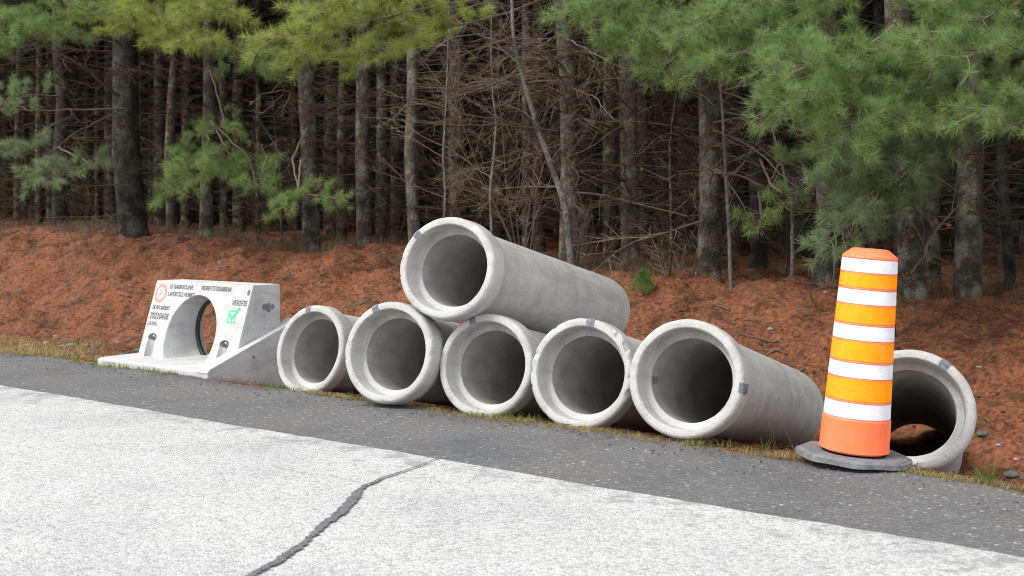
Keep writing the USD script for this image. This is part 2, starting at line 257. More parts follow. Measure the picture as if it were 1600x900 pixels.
sv2 = np.concatenate([np.linspace(-220, -4, 30), np.arange(-3, 20, 0.05), np.linspace(20.2, 260, 40)])
def edge_strip(tv, jit_lo, jit_hi, z0, amp, seed):
    S, T = np.meshgrid(sv2, tv, indexing='ij')
    def jit(k, sd): return (meshkit.fbm(np.stack([sv2 * k, sv2 * 0, sv2 * 0 + sd], -1), 4, sd) - 0.5)
    T = T.copy(); T[:, 0] += jit_lo * (jit(1.5, seed) + 0.5 * jit(14.0, seed + 2)); T[:, -1] += jit_hi * (jit(1.3, seed + 5) + 0.5 * jit(11.0, seed + 9))
    p = np.stack([S, T, S * 0], -1)
    Z = z0 + (meshkit.fbm(p * 1.2, 3, seed) - 0.5) * amp
    xy = S[..., None] * SD + T[..., None] * TD
    v = np.concatenate([xy, Z[..., None]], -1).reshape(-1, 3); n, m = S.shape
    i, j = np.meshgrid(np.arange(n - 1), np.arange(m - 1), indexing='ij')
    a, b, c, d = i * m + j, (i + 1) * m + j, (i + 1) * m + j + 1, i * m + j + 1
    return v, np.vstack([np.stack([a, c, b], -1).reshape(-1, 3), np.stack([a, d, c], -1).reshape(-1, 3)])
tag(obj('shoulder', edge_strip(np.linspace(SEAM - 0.4, EDGE, 14), 0, 0.16, -0.008, 0.012, 21), M['shoulder'], smooth=True), kind='structure')
road = thing('road', kind='structure')
obj('road_surface', edge_strip(np.concatenate([[-2.3, 0, 1.5], np.linspace(2.0, SEAM, 12)]), 0, 0.05, 0.004, 0.004, 33), M['road'], road, smooth=True)

# the crack runs across the lane as a ragged ribbon just above the surface
def ribbon(pix, widths, seed, z=0.0115, sub=26):
    P = np.array([at(u, v, EYE * FPX / (v - HOR))[:2] for u, v in pix]); tt = np.linspace(0, 1, len(P))
    k = sub * (len(P) - 1); x = np.linspace(0, 1, k)
    c = np.stack([np.interp(x, tt, P[:, i]) for i in (0, 1)], -1); w = np.interp(x, tt, widths)
    f1 = lambda fr, sd: meshkit.fbm(np.stack([x * fr, x * 0, x * 0 + sd], -1), 4, sd) - 0.5
    d = np.gradient(c, axis=0); d /= np.linalg.norm(d, axis=1, keepdims=True); nrm = np.stack([-d[:, 1], d[:, 0]], -1)
    c = c + nrm * (f1(14, seed) * w * 0.7)[:, None]
    a = c + nrm * (w * np.clip(0.5 + 0.8 * f1(90, seed + 1), 0.12, 1.2))[:, None]; b = c - nrm * (w * np.clip(0.5 + 0.8 * f1(90, seed + 2), 0.12, 1.2))[:, None]
    v = np.zeros((2 * k, 3)); v[:k, :2] = a; v[k:, :2] = b; v[:, 2] = z
    i = np.arange(k - 1)
    return v, np.vstack([np.stack([i, i + 1, i + k], -1), np.stack([i + 1, i + k + 1, i + k], -1)])
obj('crack', ribbon([(697, 714), (650, 733), (600, 749), (567, 765), (540, 798), (508, 824), (482, 846), (455, 868), (425, 886), (390, 905), (330, 945)],
                    [0.007, 0.012, 0.015, 0.026, 0.044, 0.032, 0.025, 0.038, 0.030, 0.029, 0.034], 5, sub=60), M['crack'], road)
for k, (pp, ww) in enumerate([([(430, 733), (470, 741), (520, 747), (575, 760)], [0.001, 0.004, 0.003, 0.002])]):
    obj('crack', ribbon(pp, ww, 31 + k, 0.0105, 14), M['crack'], road)

# ------------------------------------------------------------------ concrete pipes
def lathe(profile, seg, closed=False):
    pr = np.asarray(profile, float); n = len(pr); a = np.arange(seg) * 2 * np.pi / seg
    v = np.stack([pr[:, None, 0] * np.cos(a), np.repeat(pr[:, 1:2], seg, 1), pr[:, None, 0] * np.sin(a)], -1).reshape(-1, 3)
    i, j = np.meshgrid(np.arange(n if closed else n - 1), np.arange(seg), indexing='ij'); i2 = (i + 1) % n; j2 = (j + 1) % seg
    q0, q1, q2, q3 = i * seg + j, i * seg + j2, i2 * seg + j2, i2 * seg + j
    return v, np.vstack([np.stack([q0, q1, q2], -1).reshape(-1, 3), np.stack([q0, q2, q3], -1).reshape(-1, 3)])
def densify(pr, step):
    out = [pr[0]]
    for a, b in zip(pr[:-1], pr[1:]):
        k = max(1, int(math.ceil(np.linalg.norm(np.subtract(b, a)) / step)))
        out += [tuple(np.add(a, np.subtract(b, a) * i / k)) for i in range(1, k + 1)]
    return out
BORE, BELL, BARREL, LEN = 0.2285, 0.320, 0.283, 2.40
def rough_pipe(v, seed, chips):
    p = v.copy(); rad = np.linalg.norm(p[:, [0, 2]], axis=1, keepdims=True); out = np.zeros_like(p); out[:, [0, 2]] = p[:, [0, 2]] / np.maximum(rad, 1e-6)
    n = (meshkit.fbm(p * 7.0 + seed * 3.1, 4, seed) - 0.5) * 0.004 + (meshkit.fbm(p * 28.0 + seed, 2, seed + 3) - 0.5) * 0.003
    edge = np.exp(-((rad[:, 0] - BELL) / 0.02) ** 2) * np.exp(-(p[:, 1] / 0.03) ** 2)     # the bell's outer rim is chipped
    left = np.clip(-v[:, 0] / BELL, 0, 1) if chips > 0.1 else 1.0
    chip = np.clip(meshkit.fbm(p * 19.0 + 5.0 * seed, 3, seed + 8) - 0.60 + chips * left, 0, 1) * edge * (0.03 + 0.08 * (chips > 0.1))
    p += out * (n - chip)[:, None]; p[:, 1] += chip * 0.9 + (meshkit.fbm(p * 9.0, 3, seed + 1) - 0.5) * 0.004 * np.exp(-(v[:, 1] / 0.08) ** 2)
    return p
def make_pipe(u, v, depth, phi, drop, label, marks, seed, scale=1.0, roll=0.0, chips=0.0, group=None):
    """Bell face centred at the given point; the pipe runs away phi degrees to the right and drop degrees down."""
    c = at(u, v, depth)
    t = UsdGeom.Xform.Define(stage, numbered('/World/concrete_pipe'))
    t.AddTranslateOp().Set(Gf.Vec3d(*c.tolist())); t.AddRotateZOp().Set(-phi); t.AddRotateXOp().Set(-drop); t.AddRotateYOp().Set(roll); t.AddScaleOp().Set(Gf.Vec3f(scale, scale, 1.0))
    tag(t, label, 'concrete pipe', group)
    J = 0.30
    bell = densify([(BORE, 0.125), (BORE + 0.005, 0.119), (0.259, 0.115), (0.263, 0.110), (0.271, 0.008), (0.277, 0.001), (0.303, 0.0), (0.313, 0.006), (BELL, 0.020), (BELL + .002, 0.13), (0.312, 0.17), (0.294, 0.23), (BARREL, J)], 0.022)
    barrel = densify([(BARREL, J), (BARREL, LEN - 0.09), (0.252, LEN - 0.085), (0.248, LEN - 0.004), (0.244, LEN), (BORE, LEN)], 0.07)
    bore = densify([(BORE, LEN), (BORE, 0.125)], 0.06)
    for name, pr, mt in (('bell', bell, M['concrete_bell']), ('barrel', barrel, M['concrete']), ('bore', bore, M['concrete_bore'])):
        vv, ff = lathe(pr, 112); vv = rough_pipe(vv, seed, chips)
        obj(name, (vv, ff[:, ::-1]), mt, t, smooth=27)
    for ang, width, where in marks:       # brushed grey joint marks
        prof = {'face': [(0.274, -0.0025), (0.304, -0.0045), (0.3165, 0.0035), (0.3245, 0.020)], 'rim': [(0.300, -0.0045), (0.3175, 0.0035), (0.3255, 0.020), (0.3265, 0.085)],
                'bore': [(BORE - 0.004, 0.14), (BORE - 0.004, 0.22)]}[where]
        prof = densify(prof, 0.012); rr = np.random.default_rng(seed * 7 + int(ang) + 400); k = 6; n = len(prof); pts = []
        for (r, y) in prof:
            lo, hi = -width / 2 + rr.normal() * 0.002, width / 2 + rr.normal() * 0.002
            for w in np.linspace(lo, hi, k):
                a = math.radians(ang) + w / r; pts.append((r * math.sin(a), y, r * math.cos(a)))
        i, j = np.meshgrid(np.arange(n - 1), np.arange(k - 1), indexing='ij'); a0 = i * k + j
        ff = np.vstack([np.stack([a0, a0 + 1, a0 + k + 1], -1).reshape(-1, 3), np.stack([a0, a0 + k + 1, a0 + k], -1).reshape(-1, 3)])
        obj('paint_mark', (np.array(pts), ff), M['mark'], t)
    return t, c
PIPES = [
    make_pipe(483, 547, 8.9, 27, 9, 'smallest concrete pipe, at the left end of the row beside the precast headwall', [(-32, 0.045, 'face')], 1, 0.87, 20),
    make_pipe(605, 550, 8.0, 26, 11, 'concrete pipe under the left side of the stacked pipe, grey mark at upper left rim', [(-24, 0.045, 'face')], 2, 1.0, 0, 0.0),
    make_pipe(757, 571, 7.8, 26, 11, 'concrete pipe in the middle of the row, under the right side of the stacked pipe', [(-22, 0.045, 'face')], 3, 1.0, 0),
    make_pipe(906, 583, 7.35, 26, 11, 'concrete pipe with chipped left rim and a grey mark right at its top', [(8, 0.045, 'face')], 4, 1.0, 0, 0.12),
    make_pipe(1070, 591, 6.83, 25, 11.5, 'concrete pipe left of the traffic drum, barrel side in view, grey mark on right rim', [(96, 0.05, 'rim'), (-92, 0.04, 'bore')], 5, 1.0, 0),
    make_pipe(696, 418, 7.9, 26.3, 10, 'single concrete pipe stacked on top of the row', [(-46, 0.05, 'face')], 6, 1.05, 0, 0.02),
    make_pipe(1420, 640, 6.66, 18.5, 15.5, 'concrete pipe lying apart behind the orange traffic drum, open through to the far slope', [(35, 0.05, 'face')], 7, 1.04, 0),
]
# a dark plug low inside the fourth pipe
plug = trimesh.creation.cylinder(0.045, 0.03, sections=20)
plug.apply_transform(trimesh.transformations.rotation_matrix(math.radians(50), [0, 1, 0]))
plug.apply_translation([BORE * 0.93 * math.sin(math.radians(130)), 0.34, BORE * 0.93 * math.cos(math.radians(130))])
obj('lifting_hole_plug', plug, M['black_rubber'], PIPES[3][0])

# ------------------------------------------------------------------ precast headwall
HS, HT = 7.89, 5.70
hp = ST(HS, HT)
hw = thing('headwall', (hp[0], hp[1], 0.0), math.degrees(math.atan2(-SD[1], -SD[0])), 1.0, 'white precast concrete headwall with round opening, stencilled lettering and sloping wing', 'culvert headwall')
def M3(tm): return m3.Manifold(m3.Mesh(np.asarray(tm.vertices, np.float32), np.asarray(tm.faces, np.uint32)))
def TM(man): a = man.to_mesh(); return trimesh.Trimesh(a.vert_properties[:, :3], a.tri_verts, process=True)
def prism_x(poly, x0, x1):      # polygon in (y, z), run along x
    cs = m3.CrossSection([np.asarray(poly, float)])
    man = m3.Manifold.extrude(cs, x1 - x0)
    # (a, b, h) -> (x = x0 + h, y = a, z = b)
    return man.transform(np.array([[0, 0, 1, x0], [1, 0, 0, 0], [0, 1, 0, 0]], float))
F0, F1 = np.array([0.27, 0.05]), np.array([0.455, 0.662])          # foot and head of the leaning front face (y, z)
FD = unit(F1 - F0); FN = np.array([-FD[1], FD[0]])
def soft(poly, r=0.012):
    cs = m3.CrossSection([np.asarray(poly, float)]); cs = cs.offset(-r, m3.JoinType.Round).offset(r, m3.JoinType.Round, 2.0, 24)
    return max((np.asarray(p) for p in cs.to_polygons()), key=len)
XL, XR = -1.335, -0.055
block = prism_x(soft([F0, (0.72, -0.15), (0.72, 0.655), (0.71, 0.664), F1] if False else [(0.25, -0.15), (0.72, -0.15), (0.715, 0.664), F1, F0]), XL, XR)
HX, HZ, HR = -0.70, 0.255, 0.285
def cyl_y(r0, r1, y0, y1, x, z, seg=72):
    c = m3.Manifold.cylinder(y1 - y0, r0, r1, seg)
    return c.transform(np.array([[1, 0, 0, x], [0, 0, 1, y0], [0, -1, 0, z]], float))
block = block - cyl_y(0.352, 0.276, 0.20, 0.62, HX, HZ) - cyl_y(HR + 0.075, HR + 0.085, 0.615, 1.0, HX, HZ)
for x in (-1.20, -0.235):
    ch = m3.Manifold.cylinder(0.185, 0.056, 0.056, 32).translate([x, 0.292, 0.04])
    po = m3.Manifold.sphere(0.06, 32).scale([1.15, 1.5, 0.62]).translate([x, 0.362, 0.205])
    block = block - ch - po
wall = TM(block); obj('wall', wall, M['concrete_white'], hw, smooth=35)
# the right-hand cheek has its shade put into a greyer colour: one thin slab standing 3 mm proud of the block's end
side = TM(prism_x(soft([(0.262, -0.14), (0.717, -0.14), (0.712, 0.656), (F1[0] + 0.006, 0.656), (F0[0] + 0.008, 0.05)], 0.01), XR + 0.001, XR + 0.004))
obj('end_face', side, M['concrete_shaded'], hw)
slab = prism_x(soft([(0.0, -0.16), (0.74, -0.16), (0.74, 0.062), (0.03, 0.044), (0.0, 0.03)], 0.008), -1.50, -0.08)
obj('base_slab', TM(slab), M['concrete_white'], hw, smooth=30)
wing = prism_x(soft([(-0.02, -0.16), (0.95, -0.16), (0.95, 0.40), (0.84, 0.385), (0.0, 0.052), (-0.02, 0.03)], 0.008), -0.10, 0.02)
obj('wing_wall', TM(wing), M['concrete_shaded'], hw, smooth=30)
cap = prism_x([(-0.022, 0.028), (0.004, 0.044), (0.842, 0.376), (0.842, 0.392), (0.0, 0.060), (-0.025, 0.036)], -0.115, 0.022)
obj('wing_coping', TM(cap), M['concrete_white'], hw)
lv, lf = lathe([(0.284 + (0.352 - 0.284) * (0.58 - y) / 0.38 - 0.004, y) for y in np.linspace(0.30, 0.575, 14)] + [(0.282, 0.612)], 72)
lv = lv + [HX, 0, HZ]; face_y = F0[0] + (F1[0] - F0[0]) * (lv[:, 2] - F0[1]) / (F1[1] - F0[1]); lv[:, 1] = np.maximum(lv[:, 1], np.minimum(face_y + 0.006, 0.56))
obj('opening_shade_lining', (lv, lf), M['concrete_shaded'], hw, smooth=30)  # added sleeve; its greyer colour stands for shade inside the opening
gk = trimesh.creation.torus(HR - 0.008, 0.019, 64, 14); gk.apply_transform(trimesh.transformations.rotation_matrix(math.pi / 2, [1, 0, 0])); gk.apply_translation([HX, 0.60, HZ])
obj('rubber_gasket', gk, M['black_rubber'], hw, smooth=True)
for x in (-1.20, -0.235):
    b = trimesh.creation.cylinder(0.009, 0.10, sections=12); b.apply_transform(trimesh.transformations.rotation_matrix(math.radians(64), [1, 0, 0])); b.apply_translation([x + 0.02, 0.36, 0.2])
    obj('lifting_pin', b, M['steel'], hw, smooth=True)
for (y, z, r) in ((0.56, 0.49, 0.022), (0.60, 0.485, 0.028), (0.64, 0.49, 0.02), (0.40, 0.12, 0.013), (0.66, 0.03, 0.016)):
    d = trimesh.creation.icosphere(2, r); d.vertices *= [0.12, 1, 1.0 + 0.3 * (r > 0.02)]; d.apply_translation([XR + 0.004 if z > 0.3 else 0.0205, y, z])
    obj('form_tie_spot', d, M['mark'], hw, smooth=True)
def on_face(mesh, x, z, mat, name, lift=0.0015):
    """Lays flat artwork (drawn in xy) on the leaning front face, its origin at (x, height z)."""
    y = F0[0] + (F1[0] - F0[0]) * (z - F0[1]) / (F1[1] - F0[1]); v = np.asarray(mesh.vertices); w = np.empty_like(v)
    w[:, 0] = x + v[:, 0]; w[:, 1] = y + v[:, 1] * FD[0] + (v[:, 2] + lift) * FN[0]; w[:, 2] = z + v[:, 1] * FD[1] + (v[:, 2] + lift) * FN[1]
    return obj(name, (w, mesh.faces), mat, hw)
def text(t, h, x, z, mat='ink', squeeze=1.0, bold=True):
    m = meshkit.text_mesh(t, h, 0.001, bold); m.vertices[:, 0] *= squeeze; on_face(m, x, z, M[mat], 'lettering')
def disc(r0, r1, x, z, mat, lift, name='emblem', seg=40):
    m = trimesh.creation.annulus(r0, r1, 0.001, sections=seg) if r0 > 0 else trimesh.creation.cylinder(r1, 0.001, sections=seg)
    return on_face(m, x, z, M[mat], name, lift)
disc(0, 0.080, -1.235, 0.560, 'ink_red', 0.001); disc(0.040, 0.052, -1.235, 0.560, 'ink_pale', 0.0025); disc(0, 0.030, -1.235, 0.560, 'ink_pale', 0.0022)
m = meshkit.text_mesh('R', 0.045, 0.001, True); m.apply_translation([-m.bounds.mean(0)[0], -m.bounds.mean(0)[1], 0]); on_face(m, -1.235, 0.560, M['ink'], 'emblem', 0.0035)
text('LE GARROCLAVE', 0.034, -1.135, 0.604, squeeze=0.86); text('LAFERTILE HUMES', 0.034, -1.135, 0.545, squeeze=0.86)
text('PIERRETTETEDABREAR', 0.034, -0.70, 0.606, squeeze=0.74); text('VERIFIE', 0.040, -0.262, 0.505, squeeze=0.88)
text('DE PUT AGOUST', 0.032, -1.300, 0.430, squeeze=0.68); text('20210408', 0.050, -1.310, 0.355, squeeze=0.74); text('LAVAL', 0.032, -1.315, 0.300, bold=False)
box_parts = []
for (cx, cy, w, h) in ((0, 0.045, 0.012, 0.10), (0.085, 0.045, 0.012, 0.10), (0.0425, 0.0, 0.097, 0.012), (0.0425, 0.09, 0.097, 0.012)):
    b = trimesh.creation.box([w, h, 0.001]); b.apply_translation([cx, cy, 0]); box_parts.append(b)
on_face(trimesh.util.concatenate(box_parts), -0.265, 0.375, M['ink_green'], 'tick_box', 0.0015)
ck = trimesh.creation.extrude_polygon(__import__('shapely').geometry.LineString([(0.02, 0.06), (0.045, 0.025), (0.115, 0.115)]).buffer(0.010), 0.001, engine='earcut')
on_face(ck, -0.265, 0.375, M['ink_green'], 'tick', 0.0027)
dr = trimesh.creation.cylinder(0.016, 0.001, sections=16); dr.vertices[:, 1] *= 1.5; on_face(dr, -0.085, 0.605, M['ink'], 'drip_mark')

# ------------------------------------------------------------------ traffic drum
db = at(1333, 714, 6.16)
drum = UsdGeom.Xform.Define(stage, numbered('/World/traffic_drum'))
drum.AddTranslateOp().Set(Gf.Vec3d(db[0], db[1], 0.018)); drum.AddRotateYOp().Set(4.4); drum.AddRotateXOp().Set(1.5); drum.AddRotateZOp().Set(-18)
tag(drum, 'tall orange and white striped traffic drum on a grey rubber base', 'traffic drum')
def lathe_z(pr, seg=72):
    v, f = lathe(pr, seg); return np.stack([v[:, 0], -v[:, 2], v[:, 1]], -1), f
B0, TOTAL = 0.050, 0.915            # the body stands on the base
def rad_at(h): return 0.160 - (0.160 - 0.1275) * h / TOTAL
hz = [(0, 0.160, 'drum_plastic', 'skirt', 0.000), (0.160, 0.236, 'sheet_white', 'white_band', 0.0), (0.244, 0.352, 'sheet_orange', 'orange_band', 0.0), (0.352, 0.424, 'sheet_white', 'white_band', 0.0), (0.432, 0.530, 'sheet_orange', 'orange_band', 0.0),
      (0.530, 0.602, 'sheet_white', 'white_band', 0.0), (0.610, 0.700, 'sheet_orange', 'orange_band', 0.0), (0.700, 0.770, 'sheet_white', 'white_band', 0.0), (0.778, 0.850, 'sheet_orange', 'orange_band', 0.0), (0.850, 0.915, 'sheet_white', 'white_band', 0.0)]
# plastic body with a small step above every orange band; sheeting is a thin sleeve on it
prof = [(0.150, B0 - 0.01), (0.166, B0), (0.164, B0 + 0.012), (0.1605, B0 + 0.15)]
for k, (a, b, *_r) in enumerate(hz[1:]):
    r = rad_at(a) + (0.0015 if k % 2 else -0.001)
    prof += [(rad_at(a) + 0.0035, B0 + a - 0.007), (rad_at(a) + 0.0005, B0 + a), (rad_at(b) - 0.0005, B0 + b - 0.001)]
prof += [(rad_at(TOTAL) + 0.003, B0 + TOTAL + 0.003), (rad_at(TOTAL), B0 + TOTAL + 0.012), (0.090, B0 + TOTAL + 0.042), (0.080, B0 + TOTAL + 0.046), (0.060, B0 + TOTAL + 0.0445), (0.0001, B0 + TOTAL + 0.046)]
v, f = lathe_z(prof); obj('body', (v, f[:, ::-1]), M['drum_plastic'], drum, smooth=30)
for a, b, mt, nm, _o in hz[1:]:
    pr = [(rad_at(a) + 0.0008, B0 + a + 0.001), (rad_at(a) + 0.0026, B0 + a + 0.002), (rad_at(b) + 0.0022, B0 + b - 0.004), (rad_at(b) + 0.0004, B0 + b - 0.003)]
    v, f = lathe_z(pr); obj(nm, (v, f[:, ::-1]), M[mt], drum, smooth=30)
ang = np.radians([8, 52, 98, 142, 188, 232, 278, 322]); base_poly = [(0.285 * math.cos(a) * 1.0, 0.27 * math.sin(a)) for a in ang]
cs = m3.CrossSection([np.array(base_poly)]).offset(-0.12, m3.JoinType.Round).offset(0.12, m3.JoinType.Round, 2.0, 48)
ring = (m3.Manifold.extrude(cs, 0.022) + m3.Manifold.extrude(cs.offset(-0.012, m3.JoinType.Round), 0.010, 0, 0, (0.97, 0.97)).translate([0, 0, 0.022])) - m3.Manifold.cylinder(0.1, 0.150, 0.150, 48).translate([0, 0, 0.02])
b = TM(ring); b = b.subdivide_to_size(0.06); b.vertices[:, 2] += (meshkit.fbm(b.vertices * 5.0, 2, 4) - 0.5) * 0.012
obj('rubber_base', b, M['drum_base'], drum, smooth=35)

# ------------------------------------------------------------------ trees
def noise_dir(rr, k=1.0): return rr.normal(size=3) * k
def grow(rr, p, d, length, n, wob, droop=0.0):
    pts = [np.array(p, float)]; d = unit(d); st = length / n
    for i in range(n):
        d = unit(d + rr.normal(size=3) * wob + np.array([0, 0, -droop])); pts.append(pts[-1] + d * st)
    return np.array(pts)
def twigs(mb, rr, p, d, length, r0, level, wob=0.16, droop=0.02, kids=7, ratio=0.5, sides=3, flat=0.5):
    """A bare branch that forks LEVEL times."""
    n = 7 if level > 1 else 4
    pts = grow(rr, p, d, length, n, wob, droop); mb.tube(pts, np.linspace(r0, max(r0 * 0.3, 0.0012), len(pts)), 4 if r0 > 0.006 else sides)
    if level > 0:
        for k in range(kids):
            x = rr.uniform(0.18, 0.98); i = min(int(x * n), n - 1); b = pts[i] + (pts[i + 1] - pts[i]) * (x * n - i); ax = unit(pts[i + 1] - pts[i])
            side = unit(np.cross(ax, unit(np.array([rr.normal() * flat, rr.normal() * flat, 1.0])))) * rr.choice([-1, 1])
            twigs(mb, rr, b, ax * rr.uniform(0.6, 1.2) + side * rr.uniform(0.6, 1.1), length * ratio * rr.uniform(0.5, 1.1) * (1.1 - 0.6 * x), max(r0 * 0.5, 0.0016), level - 1, wob * 1.1, droop, max(2, int(kids * 0.65)), ratio, sides, flat)
def trunk_mesh(rr, path, radii, sides=18, flare=0.35, seed=0, lumps=0.06):
    """Tapered stem along a path with a root flare and uneven bark."""
    path = np.asarray(path, float); L_ = np.concatenate([[0], np.cumsum(np.linalg.norm(np.diff(path, axis=0), axis=1))])
    x = np.concatenate([np.linspace(0, min(4.5, L_[-1]), 56), np.linspace(min(4.5, L_[-1]), L_[-1], 14)[1:]])
    p = np.stack([np.interp(x, L_, path[:, i]) for i in range(3)], -1); r = np.interp(x, L_, radii) * (1 + flare * np.exp(-x / 0.16))
    mb = MB(); mb.tube(p, r, sides); v, f = mb.mesh(); c = np.repeat(p, sides, 0); o = v - c
    k = 1 + lumps * 2 * (meshkit.fbm(v * [7, 7, 3.0] + seed, 4, seed) - 0.5) + lumps * (meshkit.fbm(v * [25, 25, 9.0], 2, seed + 2) - 0.5) + 0.16 * np.exp(-np.repeat(x, sides) / 0.12) * (meshkit.noise(v * [9, 9, 0.1] + seed, seed) - 0.5)
    return c + o * k[:, None], f

TUFT = []
for k in range(6):     # a brush of long soft needles, all from one bud
    rr = np.random.default_rng(100 + k); n = 58; V = []
    for i in range(n):
        d = unit(np.array([rr.normal() * 0.70, rr.normal() * 0.70, 0.30 + rr.random() * 0.8])); o = np.array([0, 0, rr.uniform(-0.045, 0.02)]); l = rr.uniform(0.075, 0.115)
        w = unit(np.cross(d, rr.normal(size=3))) * 0.0017; bend = rr.normal(size=3) * 0.006 + np.array([0, 0, 0])
        V += [o - w, o + w, o + d * l + bend]
    TUFT.append(np.array(V))
def put_tufts(mb, rr, P, D, size=1.0):
    for p, d in zip(P, D):
        d = unit(d); a = unit(np.cross(d, rr.normal(size=3))); b = np.cross(d, a); R = np.stack([a, b, d], 0)
        v = TUFT[rr.integers(6)] @ R * (size * rr.uniform(0.8, 1.15)); v[:, 2] -= 0.10 * np.clip(np.linalg.norm(v, axis=1), 0, 1) * 0.6
        mb.add(v + p, np.arange(len(v)).reshape(-1, 3))
def bough(rr, wood, green, path, spread, bare=0.35, n=22, size=1.0, r0=0.016, lift=0.15, dens=1.0):
    """A living pine branch: flat spray of side twigs, needles in brushes towards their ends."""
    path = np.asarray(path, float); tt = np.linspace(0, 1, len(path)); x = np.linspace(0, 1, 14)
    p = np.stack([np.interp(x, tt, path[:, i]) for i in range(3)], -1); p[1:-1] += rr.normal(size=(12, 3)) * 0.009 * min(1.0, np.linalg.norm(path[-1] - path[0]) / 2.0)
    wood.tube(p, np.linspace(r0, 0.004, 14), 5); P, D = [], []
    for k in range(n):
        f = bare + (1 - bare) * (k + rr.random()) / n; i = min(int(f * 13), 12); b = p[i] + (p[i + 1] - p[i]) * (f * 13 - i); ax = unit(p[i + 1] - p[i])
        side = unit(np.cross(ax, np.array([rr.normal() * 0.35, rr.normal() * 0.35, 1.0]))) * (1 if k % 2 else -1)
        ln = spread * rr.uniform(0.55, 1.1) * (1.0 - 0.62 * max(0, (f - bare) / (1 - bare))) + 0.08
        q = grow(rr, b, ax * rr.uniform(0.6, 1.1) + side * rr.uniform(0.6, 1.1) + np.array([0, 0, lift * rr.uniform(-0.6, 1.2)]), ln, 5, 0.12, -0.02)
        wood.tube(q, np.linspace(0.005, 0.002, 6), 3)
        m = max(2, int(ln / 0.075 * dens))
        for j in range(m):
            g_ = 1 - 0.8 * (j / m) * rr.uniform(0.7, 1.0); a = g_ * 5; ii = min(int(a), 4); c = q[ii] + (q[ii + 1] - q[ii]) * (a - ii); dd = unit(q[ii + 1] - q[ii])
            off = unit(rr.normal(size=3)) * (0.0 if j == 0 else rr.uniform(0.01, 0.06))
            P.append(c + off); D.append(dd * 0.8 + off * 5 + np.array([0, 0, 0.28]))
    P.append(p[-1]); D.append(unit(p[-1] - p[-2])); put_tufts(green, rr, P, D, size)

def crown_mesh(rr, z0, z1, radius, n, size):
    """High crown out of the picture's reach: thousands of needle sprays on tiers of boughs."""
    mb = MB(); V = []
    for k in range(n // 60):
        z = z0 + (z1 - z0) * rr.random() ** 1.2; R = radius * (1.05 - 0.85 * (z - z0) / (z1 - z0)) * rr.uniform(0.6, 1.15); a = rr.random() * 2 * np.pi; d = np.array([math.cos(a), math.sin(a), rr.uniform(-0.15, 0.25)])
        mb.tube(np.array([[0, 0, z], d * R * 0.5 + [0, 0, z], d * R + [0, 0, z - 0.06 * R]]), [0.025, 0.015, 0.005], 3)
        f = rr.uniform(0.25, 1.0, 60); c = np.array([0, 0, z]) + d * (R * f)[:, None] + rr.normal(size=(60, 3)) * [0.32, 0.32, 0.13] * (0.5 + f[:, None] * 0.5)
        e = rr.normal(size=(60, 3)) + d; e /= np.linalg.norm(e, axis=1, keepdims=True); w = np.cross(e, rr.normal(size=(60, 3))); w /= np.linalg.norm(w, axis=1, keepdims=True)
        l = size * rr.uniform(0.7, 1.3, (60, 1)); V.append(np.stack([c - e * l * 0.5 - w * l * 0.16, c - e * l * 0.5 + w * l * 0.16, c + e * l], 1).reshape(-1, 3))
    V = np.vstack(V); g_ = MB(); g_.add(V, np.arange(len(V)).reshape(-1, 3))
    return mb.mesh(), g_.mesh()

# ---- plantation trees deep in the wood: a few kinds, copied
def dead_limbs(rr, zs, rad, reach, per, level=1, droop=0.03):
    mb = MB()
    for z in zs:
        for k in range(per):
            a = rr.random() * 2 * np.pi; d = np.array([math.cos(a), math.sin(a), rr.uniform(-0.25, 0.3)])
            twigs(mb, rr, np.array([d[0] * rad * 0.8, d[1] * rad * 0.8, z + rr.normal() * 0.05]), d, reach * rr.uniform(0.4, 1.15), rr.uniform(0.006, 0.011), level, 0.09, droop, 7, 0.45)
    return mb.mesh()
def proto_tree(k, mat):
    rr = np.random.default_rng(500 + k); r = [0.10, 0.082, 0.115, 0.068][k]
    t = thing('plantation_pine', (0, 0, 0), 0, 1.0)
    path = np.array([[0, 0, -0.15], [0.01, 0.0, 1.5], [rr.normal() * 0.05, rr.normal() * 0.05, 4.5], [rr.normal() * 0.15, rr.normal() * 0.15, 12.5]])
    obj('trunk', trunk_mesh(rr, path, [r, r * 0.93, r * 0.8, 0.03], 12, 0.3, k), mat, t, smooth=True)
    tag(obj('dead_branch', dead_limbs(rr, np.arange(0.4, 6.4, 0.27), r, 1.3, 5), M['twig'], t), kind='stuff')
    w, gr = crown_mesh(rr, 5.0, 13.0, 1.9, 3000, 0.26)
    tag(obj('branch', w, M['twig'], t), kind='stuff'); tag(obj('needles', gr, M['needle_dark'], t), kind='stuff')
    return t
protos = [proto_tree(k, M['bark_far']) for k in range(4)]
def move(x, loc, rot, sc):
    ops = UsdGeom.Xformable(x).GetOrderedXformOps()
    ops[0].Set(Gf.Vec3d(*[float(a) for a in loc])); ops[1].Set(float(rot)); ops[2].Set(Gf.Vec3f(float(sc), float(sc), float(sc)))
first_used = [False] * 4
def copy_tree(k, loc, rot, sc, label, group, cat='pine tree'):
    if not first_used[k]:
        first_used[k] = True; x = protos[k]; move(x, loc, rot, sc)
    else:
        x = thing('plantation_pine', loc, rot, sc); x.GetPrim().GetReferences().AddInternalReference(protos[k].GetPath()); x.GetPrim().SetInstanceable(True)
    tag(x, label, cat, group); return x

front_xy = []   # filled by the front row, kept clear by the plantation
def in_view(x, y, margin=0.06): return y > 2 and abs(x / y) < 0.4 + margin

